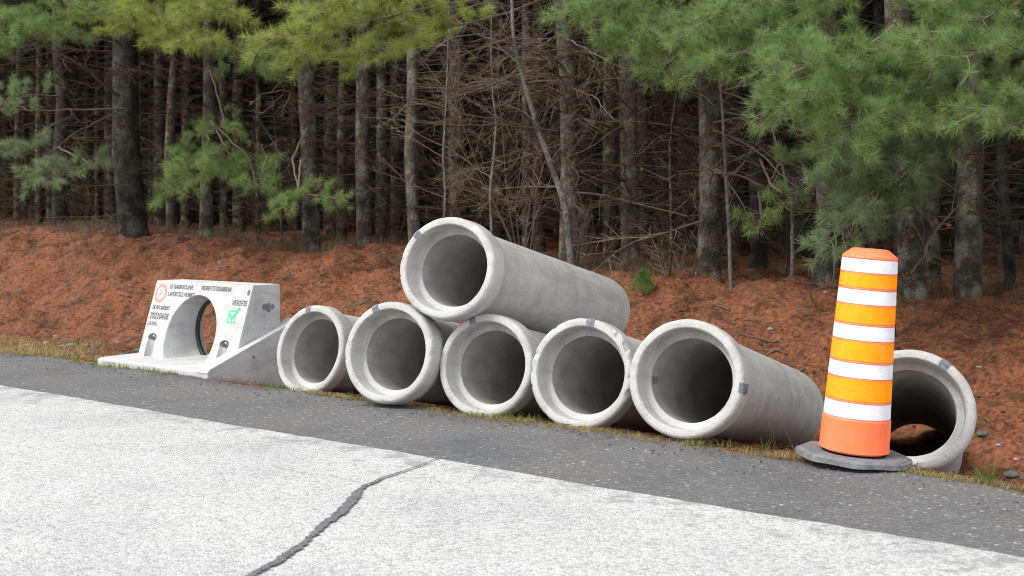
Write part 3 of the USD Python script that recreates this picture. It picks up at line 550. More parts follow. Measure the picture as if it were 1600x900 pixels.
# ---- the front row at the forest's edge, each tree on its own
def edge_tree(name, u, t_row, width_px, label, mat, lean=(0, 0), limbs=10, reach=1.3, seed=0, height=13.0, zlo=0.6, crown=True, limb_mat='twig', level=2, curve=None):
    rr = np.random.default_rng(900 + seed); y = depth_at_t(u, t_row); x = (u - 800) / FPX * y; z = gz_xy(x, y); r = width_px / FPX * y / 2
    t = thing(name, (x, y, z), 0, 1.0, label, 'tree' if 'pine' not in name else 'pine tree'); front_xy.append((x, y))
    wig = rr.normal(size=(3, 2)) * 0.035
    path = [[0, 0, -0.2], [0, 0, 0.2], [lean[0] * 0.3 + wig[0, 0], wig[0, 1], 1.2], [lean[0] * 0.5 + wig[1, 0], lean[1] * 0.5, 2.2], [lean[0] * 0.75 + wig[2, 0], lean[1] * 0.7, 3.1], [lean[0], lean[1], 4.2], [lean[0] * 2.0, lean[1] * 2.0, height]]
    if curve: path = curve
    top = path[-1][2]
    obj('trunk', trunk_mesh(rr, path, np.interp([p[2] for p in path], [0, 3, top], [r, r * 0.86, r * 0.15]), 20, 0.42, seed), mat, t, smooth=True)
    for k in range(limbs):
        mb = MB(); zz = rr.uniform(zlo, 4.6); a = rr.uniform(0, 2 * np.pi) if rr.random() < 0.35 else -math.pi / 2 + rr.normal() * 1.0
        c = np.array([np.interp(zz, [p[2] for p in path], [p[0] for p in path]), np.interp(zz, [p[2] for p in path], [p[1] for p in path]), zz]); d = np.array([math.cos(a), math.sin(a), rr.uniform(-0.2, 0.35)])
        twigs(mb, rr, c + d * r * 0.6 * np.array([1, 1, 0]), d, reach * rr.uniform(0.45, 1.2), rr.uniform(0.007, 0.013), level, 0.085, 0.025, 9, 0.48)
        obj('dead_branch', mb.mesh(), M[limb_mat], t)
    if crown:
        w, gr = crown_mesh(rr, 6.4, height, 1.6, 1500, 0.24)
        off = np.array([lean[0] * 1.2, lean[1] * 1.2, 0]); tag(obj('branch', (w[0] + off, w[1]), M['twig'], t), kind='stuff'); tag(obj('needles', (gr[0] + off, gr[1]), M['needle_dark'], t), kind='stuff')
    return t, np.array([x, y, z]), rr
E = {}
def E_add(key, *a, **k): E[key] = edge_tree(*a, **k)
E_add('left', 'pine_tree', 207, 11.0, 45, 'thick dark pine trunk with pale branch stubs, on the bank above the headwall', M['bark_dark'], (-0.18, 0.0), 12, 1.5, 1)
E_add('l2', 'pine_tree', 322, 11.6, 21, 'greenish grey pine trunk behind the low bright bough above the headwall', M['bark'], (0.05, 0), 8, 1.2, 2)
E_add('l3', 'pine_tree', 486, 11.4, 28, 'brownish pine trunk above the leftmost pipes, right of the low bright bough', M['bark'], (-0.06, 0), 8, 1.2, 3)
E_add('l4', 'pine_tree', 569, 11.6, 23, 'narrow pine trunk halfway between the headwall and the stacked pipe', M['bark'], (0.02, 0), 12, 1.2, 4)
E_add('l5', 'pine_tree', 648, 11.5, 20, 'narrow pinkish pine trunk just left of the stacked pipe', M['bark_pink'], (-0.06, 0), 16, 1.2, 5)
E_add('c1', 'pine_tree', 889, 11.4, 31, 'scaly pinkish grey pine trunk above the stacked pipe, bare stem in front', M['bark_pink'], (-0.1, 0), 46, 1.6, 6, limb_mat='twig_pale')
E_add('c2', 'pine_tree', 985, 11.9, 29, 'scaly pine trunk behind the green fir seedling', M['bark_pink'], (-0.05, 0), 38, 1.5, 7)
E_add('c3', 'pine_tree', 1108, 10.9, 36, 'stout grey lichened pine trunk with flared dark foot right of the fir seedling', M['bark'], (-0.06, 0), 36, 1.6, 8, limb_mat='twig_pale')
E_add('r0', 'pine_tree', 1186, 11.8, 26, 'dark pine trunk beside the thin sapling, left of the hanging boughs', M['bark_dark'], (0, 0), 8, 1.2, 9)
E_add('r1', 'pine_tree', 1287, 11.3, 27, 'pinkish pine trunk showing behind the green boughs left of the traffic drum', M['bark_pink'], (-0.02, 0), 6, 1.2, 10)
E_add('r2', 'pine_tree', 1425, 10.7, 43, 'thick pine trunk right behind the top of the traffic drum', M['bark'], (-0.22, 0.1), 10, 1.2, 11)
E_add('r3', 'pine_tree', 1512, 11.0, 42, 'thick grey pine trunk near the right edge, right of the traffic drum', M['bark'], (0.02, 0), 10, 1.3, 12)
E_add('r4', 'pine_tree', 1578, 11.8, 17, 'narrow dark pine trunk at the right edge of the view', M['bark_dark'], (0, 0), 6, 1.0, 13)
E_add('f1', 'pine_tree', 92, 11.6, 21, 'slender dark pine trunk at the left, left of the thick dark trunk', M['bark_dark'], (0, 0), 7, 1.2, 14)
E_add('f2', 'pine_tree', 268, 12.0, 16, 'slender brown pine trunk just right of the thick dark trunk', M['bark'], (0, 0), 6, 1.1, 15)
E_add('f3', 'pine_tree', -40, 11.0, 36, 'pine tree at the left edge whose yellow green boughs reach into view', M['bark'], (0.1, 0), 6, 1.2, 16)
E_add('r5', 'pine_tree', 1690, 10.9, 44, 'pine tree at the right edge whose long needled boughs reach into view', M['bark'], (0, 0), 6, 1.2, 17)
# thin stems
def sapling(name, pix, depth, r0, label, mat, twig_mat, nt, seed, leaves=0, length=0.7):
    rr = np.random.default_rng(1300 + seed); P = np.array([at(u, v, depth + dz) for u, v, dz in pix]); x, y = P[0][:2]; z = gz_xy(x, y)
    t = thing(name, (x, y, z), 0, 1.0, label, 'sapling'); P = P - np.array([x, y, z]); P[0] = [0, 0, -0.1]
    xs = np.linspace(0, 1, 24); tt = np.linspace(0, 1, len(P)); C = np.stack([np.interp(xs, tt, P[:, i]) for i in range(3)], -1); C[1:-1] = (C[:-2] + 2 * C[1:-1] + C[2:]) / 4; C[2:-1] += np.cumsum(rr.normal(size=(21, 3)), 0) * [0.004, 0.004, 0] - np.linspace(0, 1, 21)[:, None] * 0
    mb = MB(); mb.tube(C, np.linspace(r0, r0 * 0.35, 24), 8); obj('stem', mb.mesh(), mat, t, smooth=True)
    tips = []
    for k in range(nt):
        mb = MB(); i = rr.integers(6, 23); a = rr.uniform(0, 2 * np.pi); d = np.array([math.cos(a), math.sin(a) * 0.8, rr.uniform(0.1, 0.8)]); twigs(mb, rr, C[i], d, length * rr.uniform(0.4, 1.2), 0.005, 2, 0.09, 0.0, 5, 0.5); tips.append(C[i] + unit(d) * length * 0.5)
        obj('twig', mb.mesh(), M[twig_mat], t)
    if leaves:
        V = []
        for k in range(leaves):
            c = tips[rr.integers(len(tips))] + rr.normal(size=3) * 0.16; e = unit(rr.normal(size=3) + [0, 0, -0.8]); w = unit(np.cross(e, rr.normal(size=3))); n = np.cross(e, w); l = rr.uniform(0.045, 0.075)
            V.append(np.array([c, c + e * l * 0.5 + w * l * 0.3 + n * 0.008, c + e * l, c + e * l * 0.5 - w * l * 0.3 + n * 0.008]))
        V = np.vstack(V); i = np.arange(leaves) * 4; tag(obj('leaf', (V, np.vstack([np.stack([i, i + 1, i + 2], -1), np.stack([i, i + 2, i + 3], -1)])), M['dry_leaf'], t), kind='stuff')
    return t
sapling('bare_sapling', [(897, 432, 0), (885, 330, 0), (868, 280, 0.1), (838, 200, 0.15), (815, 130, 0.1), (797, 60, 0), (790, -60, 0)], 13.0, 0.040, 'pale curved bare stem leaning left in front of the pinkish trunk above the stacked pipe', M['bark_birch'], 'twig_pale', 16, 1, length=1.1)
sapling('bare_sapling', [(1143, 425, 0), (1138, 330, 0), (1131, 230, 0), (1124, 130, 0), (1117, 20, 0), (1112, -60, 0)], 12.2, 0.021, 'thin straight pale sapling just right of the stout lichened trunk', M['bark_birch'], 'twig_pale', 9, 2, length=0.8)
sapling('bare_sapling', [(1236, 445, 0), (1238, 380, 0), (1239, 330, 0), (1230, 270, 0), (1222, 230, 0), (1214, 190, 0)], 12.1, 0.022, 'thin grey bent sapling between the pipe stack and the traffic drum', M['bark_birch'], 'twig_pale', 7, 3, length=0.7)
sapling('beech_sapling', [(1302, 440, 0), (1303, 380, 0), (1306, 330, 0), (1312, 290, 0)], 12.2, 0.012, 'small beech sapling with dry orange leaves behind the top of the drum', M['bark_birch'], 'twig', 9, 4, leaves=46, length=0.45)
sapling('bare_sapling', [(1400, 440, 0), (1398, 400, 0), (1399, 340, 0), (1395, 270, 0)], 10.3, 0.010, 'very thin dark sapling right behind the cap of the drum', M['bark_dark'], 'twig', 5, 5, leaves=10, length=0.5)
sapling('bare_shrub', [(1274, 500, 0), (1273, 485, 0), (1270, 470, 0), (1266, 452, 0)], 11.3, 0.010, 'small bare broken twig on the needle bank left of the drum', M['bark'], 'twig', 3, 6, length=0.2)
sapling('bare_sapling', [(690, 372, 0), (695, 310, 0), (693, 240, 0), (700, 120, 0), (705, -40, 0)], 15.0, 0.017, 'thin bare sapling rising behind the bell of the stacked pipe', M['bark_birch'], 'twig_pale', 12, 7, length=1.0)
sapling('oak_sapling', [(440, 380, 0), (438, 300, 0), (430, 220, 0), (424, 150, 0)], 17.6, 0.014, 'thin sapling with a few dry orange leaves above the left pipes', M['bark'], 'twig_pale', 8, 8, leaves=26, length=0.8)
sapling('bare_sapling', [(1045, 425, 0), (1050, 340, 0), (1046, 240, 0), (1060, 120, 0), (1066, -30, 0)], 13.4, 0.018, 'thin bare brown sapling between the two trunks right of the stacked pipe', M['bark'], 'twig', 14, 9, leaves=8, length=1.0)
sapling('bare_sapling', [(770, 395, 0), (765, 300, 0), (775, 200, 0), (762, 80, 0), (766, -40, 0)], 14.5, 0.018, 'thin bare sapling behind the barrel of the stacked pipe', M['bark_birch'], 'twig_pale', 15, 10, length=1.1)

# ---- living boughs, each belonging to its tree
def boughs(key, specs, green_mat):
    t, base, rr = E[key]
    for pix, spread, bare, n, size in specs:
        wood, green = MB(), MB(); P = np.array([at(u, v, d) for u, v, d in pix]) - base
        bough(rr, wood, green, P, spread, bare, n, size)
        o = obj('bough', wood.mesh(), M['twig_pale'], t); tag(obj('needles', green.mesh(), M[green_mat], o), kind='stuff')
# upper left, yellow green
boughs('f3', [([(-60, 20, 17.5), (40, 30, 16.5), (110, 50, 15.6)], 0.75, 0.1, 34, 1.2), ([(-60, -40, 17.5), (60, -20, 16), (130, 15, 15.2)], 0.7, 0.1, 30, 1.2),
              ([(-80, 70, 17.5), (0, 60, 16.5), (60, 55, 15.8)], 0.6, 0.1, 22, 1.2)], 'needle_green')
boughs('f1', [([(92, 150, 20), (20, 150, 18.5), (-20, 180, 17.5)], 0.7, 0.2, 16, 1.15), ([(92, 190, 20), (40, 225, 18.5), (-10, 235, 17.5)], 0.5, 0.3, 18, 1.15), ([(92, 230, 20), (140, 255, 18), (55, 285, 16.6)], 0.6, 0.45, 22, 1.15)], 'needle_blue')
boughs('left', [([(180, -20, 19.5), (230, 20, 17.5), (330, 60, 15.5)], 0.85, 0.15, 36, 1.25), ([(180, -40, 19.5), (270, -10, 17), (360, 20, 15.2)], 0.8, 0.1, 34, 1.25),
                ([(178, 20, 19.5), (220, 50, 17.8), (290, 75, 16)], 0.8, 0.15, 30, 1.25), ([(185, -30, 19.5), (170, 5, 17), (160, 25, 15.8)], 0.8, 0.2, 26, 1.2), ([(180, -80, 19), (300, -40, 16), (400, -15, 14.5)], 0.7, 0.1, 26, 1.2)], 'needle_yellow')
boughs('l2', [([(330, 50, 18.2), (380, 85, 17), (420, 120, 16.2)], 0.6, 0.15, 22, 1.15), ([(328, 110, 18.2), (350, 190, 17), (330, 205, 16)], 0.5, 0.3, 10, 1.1), ([(328, 180, 18.2), (360, 250, 16.8), (270, 300, 15.4)], 0.55, 0.35, 30, 1.15),
              ([(328, 190, 18.2), (390, 245, 17), (400, 290, 15.6)], 0.5, 0.4, 24, 1.15), ([(326, 200, 18.2), (320, 240, 16.5), (290, 268, 15.2)], 0.5, 0.35, 22, 1.1)], 'needle_green')
boughs('l3', [([(480, 200, 16.9), (455, 255, 15.8), (470, 300, 15.0), (530, 312, 14.6)], 0.28, 0.62, 16, 1.05), ([(470, 250, 16), (466, 295, 15.1), (435, 330, 14.7)], 0.28, 0.45, 13, 1.05)], 'needle_green')
# the long bough that sweeps in from the centre to the left
boughs('c1', [([(872, -10, 14.2), (790, 22, 13.4), (690, 45, 12.8), (590, 78, 12.4), (455, 96, 12.0)], 0.55, 0.33, 44, 1.1), ([(868, -30, 14.2), (760, -5, 13.2), (640, 20, 12.6), (520, 45, 12.1), (420, 62, 11.8)], 0.6, 0.36, 40, 1.1),
              ([(865, -60, 14.2), (700, -40, 12.8), (560, -5, 12.1), (470, 15, 11.8)], 0.55, 0.35, 30, 1.1)], 'needle_yellow')
# right hand side
boughs('c3', [([(1095, -60, 13.4), (1000, -20, 12.2), (900, 10, 11.4)], 0.75, 0.2, 40, 1.1), ([(1098, -10, 13.4), (1040, 40, 12.0), (985, 62, 11.2)], 0.75, 0.25, 34, 1.1), ([(1098, 20, 13.4), (1080, 70, 12.0), (1030, 110, 11.2)], 0.5, 0.35, 26, 1.1)], 'needle_green')
boughs('r1', [([(1286, -60, 11.9), (1200, 0, 11.0), (1100, 35, 10.2)], 0.75, 0.2, 40, 1.05), ([(1286, -20, 11.9), (1230, 40, 10.8), (1150, 85, 10.0)], 0.65, 0.2, 38, 1.05), ([(1286, -10, 11.9), (1190, 60, 10.9), (1100, 100, 10.2)], 0.5, 0.35, 26, 1.05)], 'needle_green')
boughs('r2', [([(1395, 40, 10.8), (1330, 100, 9.8), (1235, 100, 9.0)], 0.65, 0.2, 44, 1.0), ([(1396, 60, 10.8), (1340, 130, 9.6), (1225, 170, 8.9)], 0.6, 0.25, 44, 1.0), ([(1398, 80, 10.8), (1370, 150, 9.6), (1320, 215, 8.9)], 0.6, 0.2, 42, 1.0),
              ([(1398, 100, 10.8), (1420, 150, 9.8), (1400, 190, 9.0)], 0.55, 0.2, 34, 1.0)], 'needle_green')
boughs('r3', [([(1510, 120, 10.9), (1450, 210, 10.0), (1380, 260, 9.3)], 0.55, 0.25, 36, 1.0), ([(1508, 160, 10.9), (1420, 260, 10.0), (1330, 330, 9.5)], 0.45, 0.35, 34, 1.0), ([(1508, 180, 10.9), (1400, 290, 10.0), (1290, 385, 9.6)], 0.32, 0.4, 30, 1.0),
              ([(1508, 140, 10.9), (1380, 215, 10.2), (1300, 270, 9.8)], 0.4, 0.4, 28, 1.0), ([(1512, 20, 10.9), (1470, 90, 10.0), (1440, 140, 9.4)], 0.5, 0.3, 24, 1.0)], 'needle_blue')
boughs('r5', [([(1690, -40, 10.2), (1560, 20, 9.4), (1440, 60, 8.8)], 0.6, 0.15, 44, 1.0), ([(1690, -60, 10.2), (1580, -30, 9.6), (1450, 5, 9.0)], 0.5, 0.2, 34, 1.0), ([(1690, 20, 10.2), (1600, 60, 9.2), (1500, 90, 8.6)], 0.5, 0.15, 36, 1.0),
              ([(1690, 60, 10.2), (1620, 140, 9.2), (1530, 175, 8.5)], 0.5, 0.2, 36, 1.0), ([(1690, 80, 10.2), (1640, 170, 9.2), (1580, 200, 8.6)], 0.4, 0.2, 26, 1.0)], 'needle_green')
boughs('r0', [([(1188, 250, 12.3), (1205, 290, 11.6), (1235, 310, 11.2)], 0.25, 0.4, 10, 1.0), ([(1186, 300, 12.3), (1190, 340, 11.8), (1185, 355, 11.4)], 0.22, 0.4, 8, 1.0), ([(1188, 320, 12.3), (1215, 260, 11.6), (1240, 240, 11.2)], 0.22, 0.5, 8, 1.0)], 'needle_green')

# ---- long pale dead branches that cross the dark middle
def dead_sweep(key, specs, mat):
    t, base, rr = E[key]
    for pix, r0, kids in specs:
        P = np.array([at(u, v, d) for u, v, d in pix]) - base; tt = np.linspace(0, 1, len(P)); x = np.linspace(0, 1, 16); mb = MB()
        C = np.stack([np.interp(x, tt, P[:, i]) for i in range(3)], -1); C[1:-1] = (C[:-2] + 2 * C[1:-1] + C[2:]) / 4; C[1:] += rr.normal(size=(15, 3)) * 0.007 * min(1.0, np.linalg.norm(P[-1] - P[0]) / 1.5)
        mb.tube(C, np.linspace(r0, 0.003, 16), 5)
        for k in range(kids):
            i = rr.integers(4, 15); ax = unit(C[i] - C[i - 1]); a = rr.normal(size=3) * [0.8, 0.5, 0.8]
            twigs(mb, rr, C[i], ax * 0.9 + unit(a) * 0.9, rr.uniform(0.25, 0.85) * (1.2 - i / 20), 0.0045, 2, 0.10, 0.0, 5, 0.5)
        obj('dead_branch', mb.mesh(), M[mat], t)
dead_sweep('c1', [([(872, 215, 14.4), (800, 190, 13.8), (700, 172, 13.4), (600, 148, 13.2)], 0.013, 12), ([(872, 205, 14.4), (790, 195, 13.6), (700, 195, 13.2), (570, 182, 13.0)], 0.012, 12),
                  ([(876, 260, 14.4), (820, 232, 13.6), (770, 250, 13.0), (695, 285, 12.6)], 0.012, 10), ([(870, 150, 14.4), (800, 118, 13.6), (720, 140, 13.0), (660, 128, 12.8)], 0.011, 12),
                  ([(870, 90, 14.4), (790, 60, 13.4), (700, 95, 13.0), (640, 92, 12.8)], 0.012, 10), ([(880, 330, 14.4), (800, 310, 13.9), (700, 285, 13.4)], 0.009, 8), ([(868, 30, 14.4), (760, 0, 13.2), (700, 30, 12.8), (600, 100, 12.4)], 0.014, 12),
                  ([(868, 50, 14.4), (920, 80, 13.2), (980, 110, 12.6)], 0.011, 12), ([(872, 130, 14.4), (930, 150, 13.2), (960, 190, 12.6)], 0.010, 12)], 'twig_pale')
dead_sweep('c3', [([(1100, 288, 13.5), (1030, 300, 12.9), (960, 322, 12.6), (870, 328, 12.4)], 0.013, 14), ([(1098, 230, 13.5), (1020, 200, 12.8), (950, 140, 12.5), (905, 80, 12.3)], 0.016, 12), ([(1100, 330, 13.5), (1040, 350, 12.6), (980, 345, 12.2)], 0.009, 12),
                  ([(1102, 360, 13.5), (1060, 385, 12.6), (1020, 392, 12.2)], 0.008, 10), ([(1100, 180, 13.5), (1050, 150, 12.8), (990, 100, 12.4)], 0.010, 12), ([(1105, 260, 13.5), (1150, 280, 12.8), (1200, 265, 12.4)], 0.009, 10)], 'twig')
dead_sweep('left', [([(195, 170, 19.2), (100, 172, 18.2), (-20, 172, 17.5)], 0.018, 8), ([(190, 172, 19.2), (120, 205, 17.6), (70, 245, 16.8)], 0.014, 7), ([(185, 150, 19.2), (110, 90, 17.6), (-20, 35, 16.2)], 0.028, 8), ([(200, 290, 19.2), (150, 290, 18), (110, 296, 17.4)], 0.012, 4), ([(205, 335, 19.2), (150, 338, 18.2), (60, 340, 17.4)], 0.010, 5)], 'twig_pale')
dead_sweep('l3', [([(480, 160, 16.9), (445, 140, 15.8), (400, 148, 15.2)], 0.010, 6), ([(480, 265, 16.9), (440, 250, 16), (400, 235, 15.5)], 0.008, 5)], 'twig_pale')
dead_sweep('r3', [([(1508, 300, 10.9), (1440, 315, 10.0), (1380, 335, 9.4)], 0.010, 5), ([(1514, 330, 10.9), (1560, 345, 10.2), (1640, 352, 9.8)], 0.009, 5), ([(1510, 240, 10.9), (1560, 240, 10.1), (1610, 220, 9.6)], 0.010, 5)], 'twig')
dead_sweep('r2', [([(1425, 425, 10.7), (1445, 400, 10.1), (1460, 360, 9.9), (1530, 290, 9.8)], 0.018, 5)], 'twig_pale')

# ---- bare thickets under the edge trees
def thicket(u, t_row, h, stems, label, seed, mat='twig', spread=0.35):
    rr = np.random.default_rng(3100 + seed); y = depth_at_t(u, t_row); x = (u - 800) / FPX * y; z = gz_xy(x, y)
    t = thing('bare_thicket', (x, y, z), 0, 1.0, label, 'thicket')
    for k in range(stems):
        mb = MB(); a = rr.uniform(0, 6.28); d = np.array([math.cos(a) * spread, math.sin(a) * spread, 1.0])
        twigs(mb, rr, np.array([rr.normal() * 0.06, rr.normal() * 0.06, -0.05]), d, h * rr.uniform(0.6, 1.15), 0.008, 2, 0.075, -0.01, 12, 0.42, 3, 1.2)
        obj('stem', mb.mesh(), M[mat], t)
for k, (u, tr, h, n, lb, mt) in enumerate([
    (735, 12.0, 2.6, 7, 'tall fine brown thicket behind the bell of the stacked pipe', 'twig'), (815, 11.9, 2.8, 7, 'tall greyish thicket behind the barrel of the stacked pipe', 'twig_pale'),
    (935, 12.2, 2.8, 8, 'brown thicket between the lichened trunk and the seedling', 'twig'), (1040, 11.8, 2.4, 7, 'dense brown thicket between the seedling and the stout flared trunk', 'twig'),
    (1150, 11.5, 1.7, 6, 'low twiggy thicket around the thin straight sapling', 'twig'), (1240, 11.6, 1.3, 6, 'low brown thicket behind the drum, left of its cap', 'twig'),
    (610, 12.3, 2.0, 6, 'brown thicket between two narrow trunks left of the stacked pipe', 'twig'), (410, 12.4, 1.7, 6, 'sparse reddish brown thicket above the leftmost pipes', 'twig'),
    (130, 12.2, 1.4, 6, 'low thicket left of the thick dark trunk', 'twig'), (905, 11.2, 0.9, 6, 'low dry thicket at the foot of the lichened trunk', 'twig_pale'), (1060, 11.0, 0.7, 6, 'low dry thicket between seedling and flared trunk foot', 'twig_pale')]):
    thicket(u, tr, h, n, lb, k, mt)

# ---- plantation behind: rows of alike trunks, then a solid mass of wood
rr = np.random.default_rng(77); spots = []
tt_ = 12.6
while tt_ < 34:
    s = -9 + rr.random()
    while s < 46:
        p = ST(s + rr.normal() * 0.22, tt_ + rr.normal() * 0.25)
        if (in_view(p[0], p[1], 0.16) or (tt_ < 17 and -6 < s < 26)) and all((p[0] - a) ** 2 + (p[1] - b) ** 2 > 0.7 for a, b in front_xy): spots.append((p[0], p[1]))
        s += 1.25 if tt_ < 19 else 1.6
    tt_ += 1.35 if tt_ < 19 else 2.0
spots = sorted(spots, key=lambda p: to_st(*p)[1]); rest = spots[292:]; spots = spots[:292]
LAND = [(-40, 'the left picture edge'), (92, 'the slender dark trunk'), (207, 'the thick dark trunk'), (322, 'the greenish trunk'), (486, 'the brownish trunk'), (569, 'the narrow trunk'), (648, 'the narrow pinkish trunk'),
        (889, 'the scaly lichened trunk'), (985, 'the seedling trunk'), (1108, 'the stout flared trunk'), (1186, 'the dark trunk by the sapling'), (1287, 'the trunk left of the drum'), (1425, 'the drum'), (1512, 'the thick grey right trunk'), (1640, 'the right picture edge')]
gap_used = set()
def back_label(x, y):
    u = 800 + FPX * x / y
    for (a, na), (b, nb) in zip(LAND[:-1], LAND[1:]):
        if a + 12 < u < b - 12 and (a, b) not in gap_used and y < 26:
            gap_used.add((a, b)); return f'nearest background pine between {na} and {nb}', None
    return 'slim straight pine with bare dead limbs in the dark plantation behind the front row', 'plantation pines behind the front row'
for i, (x, y) in enumerate(spots):
    copy_tree(int(rr.integers(4)), (x, y, gz_xy(x, y) - 0.02), rr.uniform(0, 360), rr.uniform(0.75, 1.3), *back_label(x, y))
# the rest of the wood, beyond what can be told apart
wood_mb, leaf_mb = MB(), []
w0, g0 = crown_mesh(np.random.default_rng(5), 0.15, 13.0, 2.4, 11000, 0.36)
for k in range(210):
    s, t = rr.uniform(-25, 100), rr.uniform(34.5, 50); p = ST(s, t); z = gz_xy(p[0], p[1]); a = rr.uniform(0, 6.28); R = np.array([[math.cos(a), -math.sin(a), 0], [math.sin(a), math.cos(a), 0], [0, 0, 1]])
    leaf_mb.append((g0[0] @ R.T + [p[0], p[1], z])); wood_mb.tube(np.array([[p[0], p[1], z - 0.2], [p[0], p[1], z + 6], [p[0], p[1], z + 12]]), [0.15, 0.12, 0.03], 6)
for x, y in rest:
    z = gz_xy(x, y); b = rr.normal(size=2) * 0.08; q = rr.uniform(0.06, 0.12); wood_mb.tube(np.array([[x, y, z - 0.2], [x + b[0], y + b[1], z + 4], [x, y, z + 12]]), [q, q * 0.85, 0.02], 7)
far = thing('far_wood', kind='stuff', label='far dark mass of conifers deep behind the plantation', cat='wood')
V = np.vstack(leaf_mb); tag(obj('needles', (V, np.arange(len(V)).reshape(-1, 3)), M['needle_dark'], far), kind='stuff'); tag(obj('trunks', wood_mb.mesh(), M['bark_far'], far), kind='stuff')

# ------------------------------------------------------------------ ground cover and small things
rr = np.random.default_rng(41)
def scatter(n, s0, s1, t0, t1, rr=rr): return rr.uniform(s0, s1, n), rr.uniform(t0, t1, n)
s, t = scatter(150000, 0.6, 24, 5.85, 13.2); keep = meshkit.fbm(np.stack([s * 2.8, t * 2.8, s * 0], -1), 3, 6) + rr.normal(size=len(s)) * 0.06 > 0.46; s, t = s[keep], t[keep]
n = len(s); c = np.concatenate([s[:, None] * SD + t[:, None] * TD, ground_z(s, t)[:, None]], -1); a = rr.uniform(0, 2 * np.pi, n); l = rr.uniform(0.06, 0.13, n)
d = np.stack([np.cos(a), np.sin(a), rr.normal(size=n) * 0.28 + 0.02], -1); w = np.stack([-np.sin(a), np.cos(a), rr.normal(size=n) * 0.5], -1) * 0.0022
c[:, 2] += rr.uniform(0.002, 0.022, n); V = np.stack([c - d * l[:, None] / 2 - w, c - d * l[:, None] / 2 + w, c + d * l[:, None] / 2], 1).reshape(-1, 3)
tag(obj('pine_needle_litter', (V, np.arange(3 * n).reshape(-1, 3)), M['litter']), 'rust brown fallen pine needles covering the bank behind the pipes', 'needle litter', kind='stuff')

def blades(rr, s, t, h, lean, width):
    n = len(s); c = np.concatenate([s[:, None] * SD + t[:, None] * TD, (ground_z(s, t) - 0.004)[:, None]], -1); a = rr.uniform(0, 2 * np.pi, n)
    d = np.stack([np.cos(a) * lean, np.sin(a) * lean, np.ones(n)], -1) * h[:, None]; w = np.stack([-np.sin(a), np.cos(a), 0 * a], -1) * width; m = c + d * [0.35, 0.35, 0.6]; e = c + d
    V = np.stack([c - w, c + w, m + w * 0.7, m - w * 0.7, e], 1).reshape(-1, 3); i = np.arange(n) * 5
    return V, np.vstack([np.stack([i, i + 1, i + 2], -1), np.stack([i, i + 2, i + 3], -1), np.stack([i + 3, i + 2, i + 4], -1)])
def clump(n, s0, s1, t0, spread, thresh, freq, seed):
    s = rr.uniform(s0, s1, n); t = t0 + rr.normal(size=n) * spread + (meshkit.fbm(np.stack([s * 1.3, s * 0, s * 0 + seed], -1), 3, seed) - 0.5) * 0.22; k = meshkit.fbm(np.stack([s * freq, t * freq, s * 0], -1), 3, seed) > thresh
    return s[k], t[k]
s, t = clump(36000, 0.5, 17, EDGE + 0.02, 0.055, 0.46, 2.5, 15); tag(obj('grass_fringe', blades(rr, s, t, rr.uniform(0.010, 0.034, len(s)), 1.3, 0.0014), M['grass']), 'thin fringe of yellowish dry grass along the asphalt edge', 'grass', kind='stuff')
s, t = clump(9000, 0.5, 17, EDGE + 0.03, 0.07, 0.60, 2.0, 25); tag(obj('green_grass', blades(rr, s, t, rr.uniform(0.02, 0.06, len(s)), 0.8, 0.0018), M['grass_green']), 'small tufts of fresh green grass along the asphalt edge', 'grass', kind='stuff')
s, t = clump(26000, 1.0, 24, 11.4, 0.5, 0.55, 1.1, 35); tag(obj('dry_undergrowth', blades(rr, s, t, rr.uniform(0.04, 0.22, len(s)), 0.9, 0.002), M['dry_stem']), 'dry straw coloured undergrowth along the foot of the trees', 'undergrowth', kind='stuff')
s, t = clump(9000, 2.0, 24, 11.0, 0.6, 0.60, 0.9, 45); tag(obj('bank_grass', blades(rr, s, t, rr.uniform(0.03, 0.10, len(s)), 0.9, 0.002), M['dry_stem']), 'sparse olive grass on the crest of the needle bank', 'grass', kind='stuff')
s = rr.uniform(0.5, 18, 9000); t = EDGE + 0.12 - np.abs(rr.normal(size=9000)) * 0.16; k = meshkit.fbm(np.stack([s * 1.6, t * 3, s * 0], -1), 3, 91) > 0.47; s, t = s[k], t[k]; n = len(s); a = rr.uniform(0, 6.28, n); l = rr.uniform(0.04, 0.09, n)
c = np.concatenate([s[:, None] * SD + t[:, None] * TD, np.maximum(ground_z(s, t), -0.004)[:, None] + 0.004], -1); d = np.stack([np.cos(a), np.sin(a), rr.normal(size=n) * 0.05], -1); w = np.stack([-np.sin(a), np.cos(a), 0 * a], -1) * 0.0016
V = np.stack([c - d * l[:, None] / 2 - w, c - d * l[:, None] / 2 + w, c + d * l[:, None] / 2], 1).reshape(-1, 3); tag(obj('drifted_needles', (V, np.arange(3 * n).reshape(-1, 3)), M['litter']), 'dry needles and straw drifted onto the edge of the asphalt', 'needle litter', kind='stuff')
mb = MB(); ico = trimesh.creation.icosphere(0, 1.0)
for k in range(1000):
    s_ = rr.uniform(0.5, 18); t_ = EDGE + 0.1 - abs(rr.normal()) * 0.25; p = ST(s_, t_); q = rr.uniform(0.003, 0.009); mb.add(ico.vertices * rr.uniform(0.6, 1.2, (12, 1)) * q * [1, 1, 0.7] + [p[0], p[1], max(float(ground_z(s_, t_)), -0.006) + q * 0.3], ico.faces)
tag(obj('loose_gravel', mb.mesh(), M['stone_dark']), 'fine loose gravel along the outer edge of the asphalt', 'gravel', kind='stuff')
n = 1500; s = rr.uniform(1, 22, n); t = rr.uniform(6.2, 11.5, n); c = np.concatenate([s[:, None] * SD + t[:, None] * TD, (ground_z(s, t) + 0.015)[:, None]], -1); V = []
